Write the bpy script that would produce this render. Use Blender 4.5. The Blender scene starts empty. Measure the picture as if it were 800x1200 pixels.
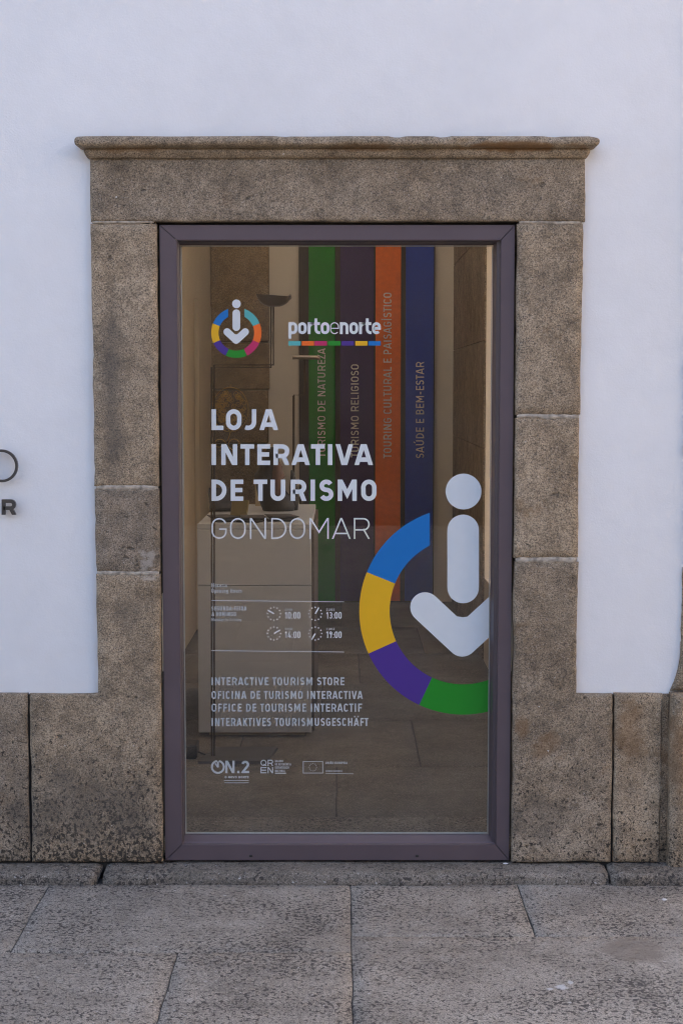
import bpy, bmesh, math, random
from mathutils import Vector, noise, Matrix

R = math.radians
random.seed(7)
S = bpy.context.scene
COL = S.collection

# ------------------------------------------------------------------ camera
CAM_D, CAM_H, F = 5.05, 1.639, 1800.0          # metres from wall, eye height, focal length in photo pixels
TH = math.atan(0.0819)
cam = bpy.data.cameras.new('camera')
cam.sensor_fit = 'VERTICAL'; cam.sensor_height = 36.0; cam.sensor_width = 36.0
cam.lens = F / 1200 * 36
cam.clip_start = 0.05; cam.clip_end = 3000
camo = bpy.data.objects.new('camera', cam); COL.objects.link(camo)
camo.location = (0, -CAM_D, CAM_H); camo.rotation_euler = (R(90) - TH, 0, 0)
S.camera = camo

# ------------------------------------------------------------------ sky, sun, exposure
SUN_EL, SUN_AZ = R(35), R(-28)                 # azimuth from +Y towards +X: behind the building, to the left
W = bpy.data.worlds.new('World'); S.world = W; W.use_nodes = True
wn = W.node_tree.nodes; wl = W.node_tree.links
sky = wn.new('ShaderNodeTexSky'); sky.sky_type = 'NISHITA'; sky.sun_disc = False
sky.sun_elevation = SUN_EL; sky.sun_rotation = SUN_AZ
sky.air_density = 0.72; sky.dust_density = 6.6; sky.ozone_density = 0.8
wn['Background'].inputs['Strength'].default_value = 0.14
wl.new(sky.outputs[0], wn['Background'].inputs['Color'])
sl = bpy.data.lights.new('sun', 'SUN'); sl.energy = 3.2; sl.angle = R(0.5); sl.color = (1.0, 0.93, 0.84)
so = bpy.data.objects.new('sun', sl); COL.objects.link(so)
sd = Vector((math.sin(SUN_AZ) * math.cos(SUN_EL), math.cos(SUN_AZ) * math.cos(SUN_EL), math.sin(SUN_EL)))
so.rotation_euler = sd.to_track_quat('Z', 'Y').to_euler(); so.location = (-6, 14, 16)
vs = S.view_settings
vs.view_transform = 'Standard'; vs.look = 'None'; vs.gamma = 1.0; vs.use_curve_mapping = False
vs.exposure = 2.44
cy = S.cycles
try:
    cy.filter_width = 1.1; cy.use_denoising = True; cy.denoiser = 'OPENIMAGEDENOISE'
    cy.max_bounces = 10; cy.diffuse_bounces = 5; cy.transparent_max_bounces = 16
    cy.use_adaptive_sampling = False
    cy.caustics_reflective = False; cy.caustics_refractive = False
except Exception:
    pass

# ------------------------------------------------------------------ measuring helpers
def ray(px, py):
    u = (px - 400) / F; v = (py - 600) / F
    return Vector((u, math.cos(TH) - v * math.sin(TH), -(math.sin(TH) + v * math.cos(TH))))
def at(px, py, y=0.0):
    d = ray(px, py); t = (y + CAM_D) / d.y
    return Vector((d.x * t, y, CAM_H + d.z * t))
def X(px, py, y=0.0): return at(px, py, y).x
def Z(py, y=0.0): return at(400, py, y).z
def gnd(px, py, z=0.0):
    d = ray(px, py); t = (z - CAM_H) / d.z
    return Vector((d.x * t, -CAM_D + d.y * t, z))
def lin(c):
    c /= 255.0
    return c / 12.92 if c <= 0.04045 else ((c + 0.055) / 1.055) ** 2.4
def rgb(r, g, b): return (lin(r), lin(g), lin(b), 1)

# ------------------------------------------------------------------ material helpers
class NT:
    def __init__(s, name):
        s.m = bpy.data.materials.new(name); s.m.use_nodes = True
        s.n = s.m.node_tree.nodes; s.l = s.m.node_tree.links
        s.bsdf = s.n['Principled BSDF']; s.out = s.n['Material Output']
        g = s.n.new('ShaderNodeNewGeometry'); s.pos = g.outputs['Position']
    def put(s, sock, v):
        if hasattr(v, 'links'): s.l.new(v, sock)
        else: sock.default_value = v
    def map(s, scale=(1, 1, 1), loc=(0, 0, 0)):
        n = s.n.new('ShaderNodeMapping'); s.l.new(s.pos, n.inputs[0])
        n.inputs['Scale'].default_value = scale; n.inputs['Location'].default_value = loc
        return n.outputs[0]
    def noise(s, scale, detail=3, rough=0.55, vec=None, dist=0.0):
        n = s.n.new('ShaderNodeTexNoise'); s.l.new(vec or s.pos, n.inputs['Vector'])
        n.inputs['Scale'].default_value = scale; n.inputs['Detail'].default_value = detail
        n.inputs['Roughness'].default_value = rough; n.inputs['Distortion'].default_value = dist
        return n.outputs['Fac']
    def voro(s, scale, vec=None, out='Distance', feature='F1'):
        n = s.n.new('ShaderNodeTexVoronoi'); n.feature = feature; s.l.new(vec or s.pos, n.inputs['Vector'])
        n.inputs['Scale'].default_value = scale
        return n.outputs[out]
    def ramp(s, fac, stops, interp='LINEAR'):
        n = s.n.new('ShaderNodeValToRGB'); s.l.new(fac, n.inputs[0]); cr = n.color_ramp; cr.interpolation = interp
        while len(cr.elements) < len(stops): cr.elements.new(0.5)
        for e, (p, c) in zip(cr.elements, stops):
            e.position = p; e.color = c if not isinstance(c, (int, float)) else (c, c, c, 1)
        return n.outputs[0]
    def mix(s, fac, a, b, mode='MIX'):
        n = s.n.new('ShaderNodeMix'); n.data_type = 'RGBA'; n.blend_type = mode
        s.put(n.inputs[0], fac); s.put(n.inputs[6], a); s.put(n.inputs[7], b)
        return n.outputs[2]
    def math(s, op, a, b=0.0, c=0.0, clamp=False):
        n = s.n.new('ShaderNodeMath'); n.operation = op; n.use_clamp = clamp
        s.put(n.inputs[0], a); s.put(n.inputs[1], b)
        if len(n.inputs) > 2: s.put(n.inputs[2], c)
        return n.outputs[0]
    def sep(s):
        n = s.n.new('ShaderNodeSeparateXYZ'); s.l.new(s.pos, n.inputs[0]); return n.outputs
    def bump(s, h, strength=0.3, dist=0.01, normal=None):
        n = s.n.new('ShaderNodeBump'); s.l.new(h, n.inputs['Height'])
        n.inputs['Strength'].default_value = strength; n.inputs['Distance'].default_value = dist
        if normal: s.l.new(normal, n.inputs['Normal'])
        return n.outputs[0]
    def blob(s, cx, cz, rx, rz, axis='XZ', wob=0.35, wscale=12):
        """soft 0..1 mask round a point, with a ragged edge"""
        x, y, z = s.sep()
        q = z if axis == 'XZ' else y
        dx = s.math('DIVIDE', s.math('SUBTRACT', x, cx), rx); dz = s.math('DIVIDE', s.math('SUBTRACT', q, cz), rz)
        d = s.math('SQRT', s.math('ADD', s.math('MULTIPLY', dx, dx), s.math('MULTIPLY', dz, dz)))
        nz = s.math('MULTIPLY', s.math('SUBTRACT', s.noise(wscale, 4, 0.6), 0.5), wob * 4)
        return s.math('SUBTRACT', 1.0, s.math('ADD', d, nz), clamp=True)
    def done(s, col=None, rough=0.8, metal=0.0, normal=None, spec=None):
        if col is not None: s.put(s.bsdf.inputs['Base Color'], col)
        s.put(s.bsdf.inputs['Roughness'], rough); s.put(s.bsdf.inputs['Metallic'], metal)
        if normal is not None: s.l.new(normal, s.bsdf.inputs['Normal'])
        if spec is not None: s.bsdf.inputs['Specular IOR Level'].default_value = spec
        return s.m

def plain(name, col, rough=0.6, metal=0.0, var=0.08, vscale=30, bump=0.0, spec=None):
    t = NT(name)
    n = t.noise(vscale, 4)
    lo = tuple(c * (1 - var) for c in col[:3]) + (1,); hi = tuple(min(1, c * (1 + var)) for c in col[:3]) + (1,)
    c = t.ramp(n, [(0.3, lo), (0.7, hi)])
    nm = t.bump(t.noise(vscale * 6, 3), bump, 0.002) if bump else None
    rr = t.math('ADD', rough - 0.05, t.math('MULTIPLY', n, 0.1))
    return t.done(c, rr, metal, nm, spec)

def granite(name, kind):
    """weathered granite: grains, brown clouding, dark pits, stains where this stone has them"""
    t = NT(name)
    big = t.noise(2.2, 6, 0.6)
    mid = t.noise(14, 5, 0.65)
    grain = t.noise(240, 4, 0.75)
    crys = t.voro(300, out='Color')
    cb = t.n.new('ShaderNodeSeparateColor'); t.l.new(crys, cb.inputs[0])
    if kind == 'wall':
        a, b, c3 = (0.165, 0.126, 0.082, 1), (0.285, 0.228, 0.158, 1), (0.395, 0.330, 0.245, 1)
    elif kind == 'pave':
        a, b, c3 = (0.175, 0.156, 0.130, 1), (0.290, 0.264, 0.225, 1), (0.400, 0.370, 0.320, 1)
    elif kind == 'kerb':
        a, b, c3 = (0.115, 0.100, 0.080, 1), (0.195, 0.172, 0.140, 1), (0.285, 0.256, 0.214, 1)
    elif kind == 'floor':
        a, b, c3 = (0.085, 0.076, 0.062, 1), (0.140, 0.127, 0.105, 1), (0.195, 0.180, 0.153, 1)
    else:   # interior
        a, b, c3 = (0.180, 0.122, 0.062, 1), (0.300, 0.208, 0.112, 1), (0.40, 0.295, 0.175, 1)
    base = t.ramp(t.math('ADD', t.math('MULTIPLY', big, 0.55), t.math('MULTIPLY', mid, 0.45)), [(0.34, a), (0.52, b), (0.70, c3)])
    g = t.ramp(grain, [(0.33, 0.32), (0.5, 1.0), (0.67, 1.70)])
    base = t.mix(1.0, base, g, 'MULTIPLY')
    dark = t.math('LESS_THAN', cb.outputs[0], 0.13); lite = t.math('GREATER_THAN', cb.outputs[0], 0.94)
    base = t.mix(t.math('MULTIPLY', dark, 0.55), base, (0.045, 0.04, 0.036, 1))
    base = t.mix(t.math('MULTIPLY', lite, 0.30), base, (0.50, 0.46, 0.40, 1))
    if kind == 'wall':      # every block has its own tone
        oi = t.n.new('ShaderNodeObjectInfo')
        tone = t.ramp(oi.outputs['Random'], [(0.0, (0.84, 0.84, 0.86, 1)), (0.5, (1.0, 0.99, 0.97, 1)), (1.0, (1.14, 1.10, 1.04, 1))])
        base = t.mix(1.0, base, tone, 'MULTIPLY')
        blot = t.ramp(t.noise(24, 5, 0.7, vec=t.map(loc=(6, 0, 2))), [(0.36, 0.72), (0.5, 1.0), (0.66, 1.18)])
        base = t.mix(1.0, base, blot, 'MULTIPLY')
    hgt = t.math('ADD', t.math('MULTIPLY', grain, 0.6), t.math('MULTIPLY', mid, 0.8))
    x, y, z = t.sep()
    if kind == 'wall':
        # pits of many sizes, sparse up high, crowded in the weathered foot of the wall
        pn = t.noise(105, 4, 0.60, dist=0.3, vec=t.map((1, 1, .8)))
        foot = t.math('MULTIPLY', t.math('SUBTRACT', 0.88, t.math('ADD', z, t.math('MULTIPLY', big, 0.5)), clamp=True), t.math('SUBTRACT', 0.315, t.math('MULTIPLY', t.math('GREATER_THAN', x, 0.3), 0.10)))
        th = t.math('SUBTRACT', 0.672, foot)
        pit = t.math('MULTIPLY', t.math('SUBTRACT', pn, th, clamp=True), 24, clamp=True)
        base = t.mix(t.math('MULTIPLY', pit, 0.9), base, (0.026, 0.022, 0.017, 1))
        p2 = t.math('MULTIPLY', t.math('SUBTRACT', t.noise(19, 3, 0.5, vec=t.map((1, 1, 1.7))), 0.690, clamp=True), 16, clamp=True)
        base = t.mix(t.math('MULTIPLY', p2, 0.7), base, (0.05, 0.04, 0.028, 1))
        # rust coloured lichen
        ru = t.ramp(t.noise(7, 5, 0.65, vec=t.map(loc=(4.3, 0, 1.1))), [(0.60, 0), (0.72, 1)])
        side = t.math('ADD', 0.18, t.math('MULTIPLY', t.math('GREATER_THAN', x, 0.5), 0.40))
        base = t.mix(t.math('MULTIPLY', ru, side), base, (0.21, 0.115, 0.042, 1))
        for (px, py, rx, rz, k) in ((600, 176, .22, .016, .8), (430, 177, .12, .012, .5), (165, 178, .10, .012, .45), (610, 850, .035, .05, .5), (640, 875, .05, .06, .4), (735, 855, .05, .10, .45), (790, 880, .06, .16, .4)):
            ox = t.blob(X(px, py), Z(py), rx, rz, wob=0.6, wscale=14)
            base = t.mix(t.math('MULTIPLY', t.math('MULTIPLY', ox, 2.0, clamp=True), k), base, (0.19, 0.098, 0.034, 1))
        # the dark run down the left jamb, grey wash and soot at the foot
        st = t.blob(X(132, 460), Z(455), 0.05, 0.30, wob=0.45, wscale=9)
        base = t.mix(t.math('MULTIPLY', t.math('MULTIPLY', st, 1.5, clamp=True), 0.60), base, (0.075, 0.068, 0.060, 1))
        for (px, py, rx, rz, k) in ((150, 715, .07, .06, .35), (100, 940, .32, .16, .5), (630, 960, .14, .10, .35), (640, 330, .05, .10, .2), (560, 215, .2, .05, .2), (140, 420, .1, .3, .22)):
            sx = t.blob(X(px, py), Z(py), rx, rz, wob=0.5, wscale=11)
            base = t.mix(t.math('MULTIPLY', t.math('MULTIPLY', sx, 1.8, clamp=True), k), base, (0.085, 0.075, 0.062, 1))
        lm = t.blob(X(177, 655), Z(660), 0.035, 0.045, wob=1.1, wscale=38)      # lime crust by the left joint
        base = t.mix(t.math('MULTIPLY', t.math('MULTIPLY', lm, 2.0, clamp=True), 0.6), base, (0.46, 0.42, 0.36, 1))
        ws = t.math('MULTIPLY', t.math('SUBTRACT', t.noise(75, 2, vec=t.map(loc=(9, 2, 5))), 0.765, clamp=True), 30, clamp=True)
        base = t.mix(ws, base, (0.6, 0.59, 0.56, 1))
        hgt = t.math('SUBTRACT', hgt, t.math('ADD', t.math('MULTIPLY', pit, 1.6), t.math('MULTIPLY', p2, 1.8)))
    if kind in ('pave', 'kerb'):
        pn = t.noise(80, 4, 0.66, dist=0.4)
        area = t.math('MULTIPLY', t.math('SUBTRACT', t.noise(3.1, 5, 0.65, vec=t.map(loc=(1, 7, 0))), 0.5), 0.36)
        pit = t.math('MULTIPLY', t.math('SUBTRACT', pn, t.math('SUBTRACT', 0.552, area), clamp=True), 30, clamp=True)
        base = t.mix(t.math('MULTIPLY', pit, 0.90), base, (0.034, 0.031, 0.029, 1))
        ws = t.math('MULTIPLY', t.math('SUBTRACT', t.noise(60, 2, vec=t.map(loc=(3, 8, 5))), 0.70, clamp=True), 25, clamp=True)
        base = t.mix(t.math('MULTIPLY', ws, 0.7), base, (0.55, 0.55, 0.54, 1))
        hgt = t.math('SUBTRACT', hgt, t.math('MULTIPLY', pit, 2.2))
    if kind == 'kerb':
        mo = t.ramp(t.noise(9, 5, 0.7), [(0.5, 0), (0.68, 1)])
        base = t.mix(t.math('MULTIPLY', mo, 0.45), base, (0.07, 0.065, 0.05, 1))
    if kind == 'pave':
        p = gnd(742, 1113)
        br = t.blob(p.x, p.y, 0.105, 0.115, 'XY', 0.22, 22)
        base = t.mix(t.math('MULTIPLY', t.math('MULTIPLY', br, 3.0, clamp=True), 0.75), base, t.mix(mid, (0.15, 0.125, 0.10, 1), (0.25, 0.215, 0.175, 1)))
        p = gnd(657, 1157)
        for dx, dy, r1, r2 in ((0, 0, .020, .022), (.03, .035, .010, .014), (-.032, -.012, .010, .010)):
            sp = t.blob(p.x + dx, p.y + dy, r1, r2, 'XY', 0.45, 60)
            base = t.mix(t.math('MULTIPLY', t.math('MULTIPLY', sp, 2.2, clamp=True), 0.65), base, (0.60, 0.61, 0.61, 1))
    nm = t.bump(hgt, 0.55, 0.006 if kind != 'inside' else 0.003)
    return t.done(base, t.math('ADD', 0.72, t.math('MULTIPLY', mid, 0.2)), 0, nm)

def plaster(name, col, undul=1.0):
    t = NT(name)
    n = t.noise(0.8, 6, 0.6); m = t.noise(9, 5, 0.6); fine = t.noise(160, 3, 0.6)
    f = t.math('ADD', t.math('MULTIPLY', n, 0.7), t.math('MULTIPLY', m, 0.3))
    lo = tuple(c * 0.93 for c in col[:3]) + (1,); hi = tuple(min(1, c * 1.05) for c in col[:3]) + (1,)
    c = t.ramp(f, [(0.33, lo), (0.65, hi)])
    # a few thin scuffs and grey water marks
    sc = t.ramp(t.noise(3.2, 7, 0.72, vec=t.map((1.0, 1, 0.35), (2, 0, 5))), [(0.62, 0), (0.80, 1)])
    c = t.mix(t.math('MULTIPLY', sc, 0.22), c, (0.46, 0.46, 0.47, 1))
    h = t.math('ADD', t.math('MULTIPLY', m, 1.0 * undul), t.math('MULTIPLY', fine, 0.25))
    return t.done(c, 0.88, 0, t.bump(t.math('ADD', h, t.math('MULTIPLY', t.noise(3.0, 3, 0.5), 2.2)), 0.17, 0.014))

M = {}
M['stone'] = granite('granite_wall', 'wall')
M['pave'] = granite('granite_paving', 'pave')
M['kerb'] = granite('granite_kerb', 'kerb')
M['instone'] = granite('brown_granite', 'inside')
M['render'] = plaster('white_render', (0.785, 0.80, 0.80, 1))
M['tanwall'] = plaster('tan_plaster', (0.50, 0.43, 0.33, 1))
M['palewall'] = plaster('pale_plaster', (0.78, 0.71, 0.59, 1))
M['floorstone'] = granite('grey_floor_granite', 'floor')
M['inwall'] = plaster('cream_plaster', (0.70, 0.635, 0.525, 1))
M['mortar'] = plain('pale_mortar', (0.40, 0.355, 0.29, 1), 0.9, var=0.45, vscale=60, bump=0.6)
M['joint'] = plain('dark_joint', (0.028, 0.026, 0.022, 1), 0.95, var=0.4, vscale=40, bump=0.5)
M['grit'] = plain('grey_grit', (0.075, 0.070, 0.064, 1), 0.95, var=0.5, vscale=60, bump=0.5)
M['frame'] = plain('violet_grey_aluminium', (0.104, 0.079, 0.088, 1), 0.42, 0.0, var=0.06, vscale=8)
M['bead'] = plain('dark_violet_bead', (0.074, 0.060, 0.068, 1), 0.35, 0.0, var=0.06, vscale=8)
M['seal'] = plain('pale_seal', (0.34, 0.36, 0.34, 1), 0.5)
M['black'] = plain('black_plastic', (0.012, 0.012, 0.012, 1), 0.5)
M['white_vinyl'] = plain('white_vinyl', (0.66, 0.71, 0.73, 1), 0.45, var=0.015)
M['thin_vinyl'] = plain('etched_vinyl', (0.43, 0.47, 0.48, 1), 0.5, var=0.015)
VC = {'teal': (0.085, 0.40, 0.40), 'orange': (0.80, 0.145, 0.012), 'magenta': (0.48, 0.02, 0.115), 'green': (0.006, 0.235, 0.012),
      'purple': (0.060, 0.024, 0.24), 'yellow': (0.74, 0.42, 0.008), 'blue': (0.0, 0.155, 0.48)}
for k, c in VC.items(): M['v_' + k] = plain(k + '_vinyl', c + (1,), 0.42, var=0.02)
M['lamp'] = plain('bronze_lamp_metal', (0.085, 0.062, 0.042, 1), 0.34, 0.55)
M['lampshade'] = plain('highlight_metal', (0.42, 0.36, 0.28, 1), 0.32, 0.7)  # paler than the first lamp's shade, standing in for a highlight
M['lampbase'] = plain('grey_lamp_base', (0.085, 0.083, 0.08, 1), 0.5, 0.3)
M['counter'] = plain('white_laminate', (0.49, 0.515, 0.53, 1), 0.4, var=0.02)
M['board'] = plain('dark_brown_board', (0.055, 0.042, 0.030, 1), 0.6)
M['b_green'] = plain('green_banner', (0.006, 0.24, 0.006, 1), 0.6)
M['b_purple'] = plain('violet_banner', (0.046, 0.020, 0.120, 1), 0.6)
M['b_orange'] = plain('orange_banner', (0.90, 0.175, 0.010, 1), 0.6)
M['b_blue'] = plain('blue_banner', (0.008, 0.056, 0.44, 1), 0.6)
M['b_text'] = plain('grey_banner_text', (0.78, 0.74, 0.70, 1), 0.6)
M['gold'] = plain('gold_wire', (0.80, 0.52, 0.16, 1), 0.3, 1.0)
M['bronze'] = plain('dark_bronze', (0.004, 0.0035, 0.004, 1), 0.6, 0.0, var=0.3)
M['clay'] = plain('brown_clay', (0.10, 0.050, 0.036, 1), 0.6, var=0.2)
M['paper'] = plain('cream_card', (0.42, 0.34, 0.20, 1), 0.7)
M['leaflet'] = plain('dark_leaflet', (0.030, 0.028, 0.032, 1), 0.4, var=0.5, vscale=40)
M['olive'] = plain('olive_card', (0.15, 0.12, 0.035, 1), 0.6)
M['steel'] = plain('dark_steel', (0.085, 0.086, 0.09, 1), 0.36, 0.75)
M['chip'] = plain('white_chip', (0.72, 0.72, 0.70, 1), 0.8)
M['brass'] = plain('dull_brass', (0.16, 0.13, 0.06, 1), 0.4, 0.7)
M['bark'] = plain('bark', (0.08, 0.06, 0.045, 1), 0.9, var=0.3)
M['leaf'] = plain('cypress_leaf', (0.030, 0.055, 0.022, 1), 0.7, var=0.5, vscale=6)
M['darkstone'] = plain('dark_granite', (0.06, 0.052, 0.042, 1), 0.9, var=0.35, vscale=3)
M['pink'] = plain('pale_cream_render', (0.72, 0.60, 0.49, 1), 0.9)
M['roof'] = plain('roof_tile', (0.24, 0.12, 0.08, 1), 0.8)

def glass_mat():
    t = NT('door_glass'); n, l = t.n, t.l
    n.remove(t.bsdf)
    tr = n.new('ShaderNodeBsdfTransparent'); tr.inputs[0].default_value = (0.95, 0.932, 0.895, 1)
    gl = n.new('ShaderNodeBsdfGlossy'); gl.inputs['Roughness'].default_value = 0.0; gl.inputs[0].default_value = (1, 1, 1, 1)
    lw = n.new('ShaderNodeLayerWeight'); lw.inputs[0].default_value = 0.5
    p = t.math('POWER', lw.outputs['Facing'], 5.0)
    f = t.math('ADD', 0.042, t.math('MULTIPLY', p, 0.95), clamp=True)
    mx = n.new('ShaderNodeMixShader'); l.new(f, mx.inputs[0]); l.new(tr.outputs[0], mx.inputs[1]); l.new(gl.outputs[0], mx.inputs[2])
    df = n.new('ShaderNodeBsdfDiffuse'); df.inputs[0].default_value = (0.75, 0.76, 0.76, 1)
    sm = t.ramp(t.noise(5, 6, 0.7, vec=t.map((1.6, 1, .7))), [(0.42, 0.001), (0.75, 0.012)])
    lowz = t.math('MULTIPLY', t.math('SUBTRACT', 0.55, t.sep()[2], clamp=True), 0.018)
    m2 = n.new('ShaderNodeMixShader'); l.new(t.math('ADD', sm, lowz), m2.inputs[0]); l.new(mx.outputs[0], m2.inputs[1]); l.new(df.outputs[0], m2.inputs[2])
    l.new(m2.outputs[0], t.out.inputs[0])
    return t.m
M['glass'] = glass_mat()

# ------------------------------------------------------------------ object helpers
def tag(o, label=None, cat=None, group=None, kind=None):
    if label: o['label'] = label
    if cat: o['category'] = cat
    if group: o['group'] = group
    if kind: o['kind'] = kind
    return o
def empty(name, loc, label, cat, group=None):
    o = bpy.data.objects.new(name, None); COL.objects.link(o); o.location = loc; o.empty_display_size = 0.1
    return tag(o, label, cat, group)

class MB:
    """collects faces in world coordinates, links them as one mesh object"""
    def __init__(s): s.v = []; s.f = []; s.mi = []; s.mats = []; s.sm = []
    def mat(s, m):
        if m not in s.mats: s.mats.append(m)
        return s.mats.index(m)
    def face(s, pts, m, smooth=False):
        i = len(s.v); s.v += [tuple(p) for p in pts]; s.f.append(tuple(range(i, i + len(pts)))); s.mi.append(s.mat(m)); s.sm.append(smooth)
    def raw(s, verts, faces, m, smooth=False):
        i = len(s.v); s.v += [tuple(p) for p in verts]; k = s.mat(m)
        for f in faces: s.f.append(tuple(i + q for q in f)); s.mi.append(k); s.sm.append(smooth)
    def box(s, x0, x1, y0, y1, z0, z1, m):
        v = [(x, y, z) for z in (z0, z1) for y in (y0, y1) for x in (x0, x1)]
        s.raw(v, [(0, 2, 3, 1), (4, 5, 7, 6), (0, 1, 5, 4), (2, 6, 7, 3), (0, 4, 6, 2), (1, 3, 7, 5)], m)
    def bbox(s, x0, x1, y0, y1, z0, z1, m, r=0.004, seg=2):
        bm = bmesh.new(); bmesh.ops.create_cube(bm, size=1)
        for v in bm.verts:
            v.co = Vector(((x0 + x1) / 2 + v.co.x * (x1 - x0), (y0 + y1) / 2 + v.co.y * (y1 - y0), (z0 + z1) / 2 + v.co.z * (z1 - z0)))
        bmesh.ops.bevel(bm, geom=bm.edges[:], offset=r, segments=seg, affect='EDGES', profile=0.5)
        bm.verts.index_update()
        s.raw([v.co[:] for v in bm.verts], [tuple(v.index for v in f.verts) for f in bm.faces], m); bm.free()
    def tube(s, pts, rad, m, seg=8, closed=False):
        pts = [Vector(p) for p in pts]; n = len(pts); rings = []
        up = None
        for i, p in enumerate(pts):
            a = pts[(i - 1) % n] if (i > 0 or closed) else p; b = pts[(i + 1) % n] if (i < n - 1 or closed) else p
            t = (b - a).normalized()
            if up is None: up = t.orthogonal().normalized()
            up = (up - t * up.dot(t))
            up = up.normalized() if up.length > 1e-6 else t.orthogonal().normalized()
            sd_ = t.cross(up)
            r = rad[i] if isinstance(rad, (list, tuple)) else rad
            rings.append([p + up * math.cos(2 * math.pi * k / seg) * r + sd_ * math.sin(2 * math.pi * k / seg) * r for k in range(seg)])
        v = [q for r_ in rings for q in r_]; f = []
        for i in range(n if closed else n - 1):
            j = (i + 1) % n
            for k in range(seg): f.append((i * seg + k, i * seg + (k + 1) % seg, j * seg + (k + 1) % seg, j * seg + k))
        if not closed: f.append(tuple(range(seg - 1, -1, -1))); f.append(tuple((n - 1) * seg + k for k in range(seg)))
        s.raw(v, f, m, True)
    def loft(s, rings, m, cap=True):
        n = len(rings[0]); v = [q for r_ in rings for q in r_]; f = []
        for i in range(len(rings) - 1):
            for k in range(n): f.append((i * n + k, i * n + (k + 1) % n, (i + 1) * n + (k + 1) % n, (i + 1) * n + k))
        if cap: f.append(tuple(range(n - 1, -1, -1))); f.append(tuple((len(rings) - 1) * n + k for k in range(n)))
        s.raw(v, f, m, True)
def _build(s, name, parent=None, origin=None):
    # children keep world coordinates: the offset is the world place of the parent
    off = Vector((0, 0, 0))
    p = parent
    while p is not None: off += Vector(p.location); p = p.parent
    if parent is None and origin is not None: off = Vector(origin)
    me = bpy.data.meshes.new(name); o = bpy.data.objects.new(name, me); COL.objects.link(o)
    me.from_pydata([tuple(Vector(q) - off) for q in s.v], [], s.f)
    for m in s.mats: me.materials.append(m)
    for pl, k, sm in zip(me.polygons, s.mi, s.sm): pl.material_index = k; pl.use_smooth = sm
    me.validate(); me.update()
    if parent: o.parent = parent
    elif origin is not None: o.location = off
    return o
MB.build = _build

def nz(x, y, z=0.0): return noise.noise(Vector((x, y, z)))

def stone(name, rects, yf, yb, m, parent, r=0.007, seed=0.0, step=0.025, rough=0.0014, chip=0.006, warp=None):
    """dressed granite block seen face on: union of rectangles (x0,x1,z0,z1), worn edges"""
    xs, zs = set(), set()
    for (x0, x1, z0, z1) in rects:
        for (lo, hi, S_) in ((x0, x1, xs), (z0, z1, zs)):
            for q in (lo, lo + r * .25, lo + r, hi - r, hi - r * .25, hi): S_.add(round(q, 5))
            for oth in rects:
                for e in ((oth[0], oth[1]) if S_ is xs else (oth[2], oth[3])):
                    for q in (e - r, e - r * .25, e + r * .25, e + r): S_.add(round(q, 5))
    def fill(S_, lo, hi):
        a = sorted(q for q in S_ if lo - 1e-6 <= q <= hi + 1e-6); out = [a[0]]
        for q in a[1:]:
            gap = q - out[-1]
            if gap < 0.0004: continue
            k = max(1, int(math.ceil(gap / step)))
            b = out[-1]
            for i in range(1, k + 1): out.append(b + gap * i / k)
        return out
    xs = fill(xs, min(q[0] for q in rects), max(q[1] for q in rects)); zs = fill(zs, min(q[2] for q in rects), max(q[3] for q in rects))
    inside = lambda x, z: any(a < x < b and c < z < d for (a, b, c, d) in rects)
    cells = {(i, j) for i in range(len(xs) - 1) for j in range(len(zs) - 1) if inside((xs[i] + xs[i + 1]) / 2, (zs[j] + zs[j + 1]) / 2)}
    bedges = []
    for (i, j) in cells:
        if (i - 1, j) not in cells: bedges.append(((i, j + 1), (i, j)))
        if (i + 1, j) not in cells: bedges.append(((i + 1, j), (i + 1, j + 1)))
        if (i, j - 1) not in cells: bedges.append(((i, j), (i + 1, j)))
        if (i, j + 1) not in cells: bedges.append(((i + 1, j + 1), (i, j + 1)))
    segs = [(xs[a[0]], zs[a[1]], xs[b[0]], zs[b[1]]) for a, b in bedges]
    # merge collinear for speed: use only distance to axis aligned segments
    def dist(x, z):
        d = 9
        for (x0, z0, x1, z1) in segs:
            dx = max(min(x0, x1) - x, 0, x - max(x0, x1)); dz = max(min(z0, z1) - z, 0, z - max(z0, z1))
            q = dx * dx + dz * dz
            if q < d: d = q
        return math.sqrt(d)
    used = sorted({(i + a, j + b) for (i, j) in cells for a in (0, 1) for b in (0, 1)})
    idx = {k: n for n, k in enumerate(used)}; co = []
    for (i, j) in used:
        x, z = xs[i], zs[j]
        d = dist(x, z)
        y = yf + nz(x * 5, z * 5, seed) * rough * 1.3 + nz(x * 22, z * 22, seed + 3) * rough
        if d < r:
            q = 1 - d / r; y += r * (1 - math.sqrt(max(0, 1 - q * q * 0.96)))
            y += max(0, nz(x * 28, z * 28, seed + 9) - 0.12) * chip * q * 3
        wx = nz(x * 7, z * 7, seed + 11) * 0.0038 + nz(x * 40, z * 40, seed + 15) * 0.0018
        wz = nz(x * 7, z * 7, seed + 21) * 0.0030 + nz(x * 40, z * 40, seed + 25) * 0.0018
        if warp: ax, az = warp(x, z); wx += ax; wz += az
        co.append((x + wx, y, z + wz))
    mb = MB()
    mb.raw(co, [(idx[(i, j)], idx[(i + 1, j)], idx[(i + 1, j + 1)], idx[(i, j + 1)]) for (i, j) in sorted(cells)], m, True)
    sv, sf = [], []
    for a, b in bedges:
        p, q = co[idx[a]], co[idx[b]]; n0 = len(sv)
        sv += [p, q, (q[0], yb, q[2]), (p[0], yb, p[2])]; sf.append((n0 + 1, n0, n0 + 3, n0 + 2))
    mb.raw(sv, sf, m, False)
    return mb.build(name, parent)

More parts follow.
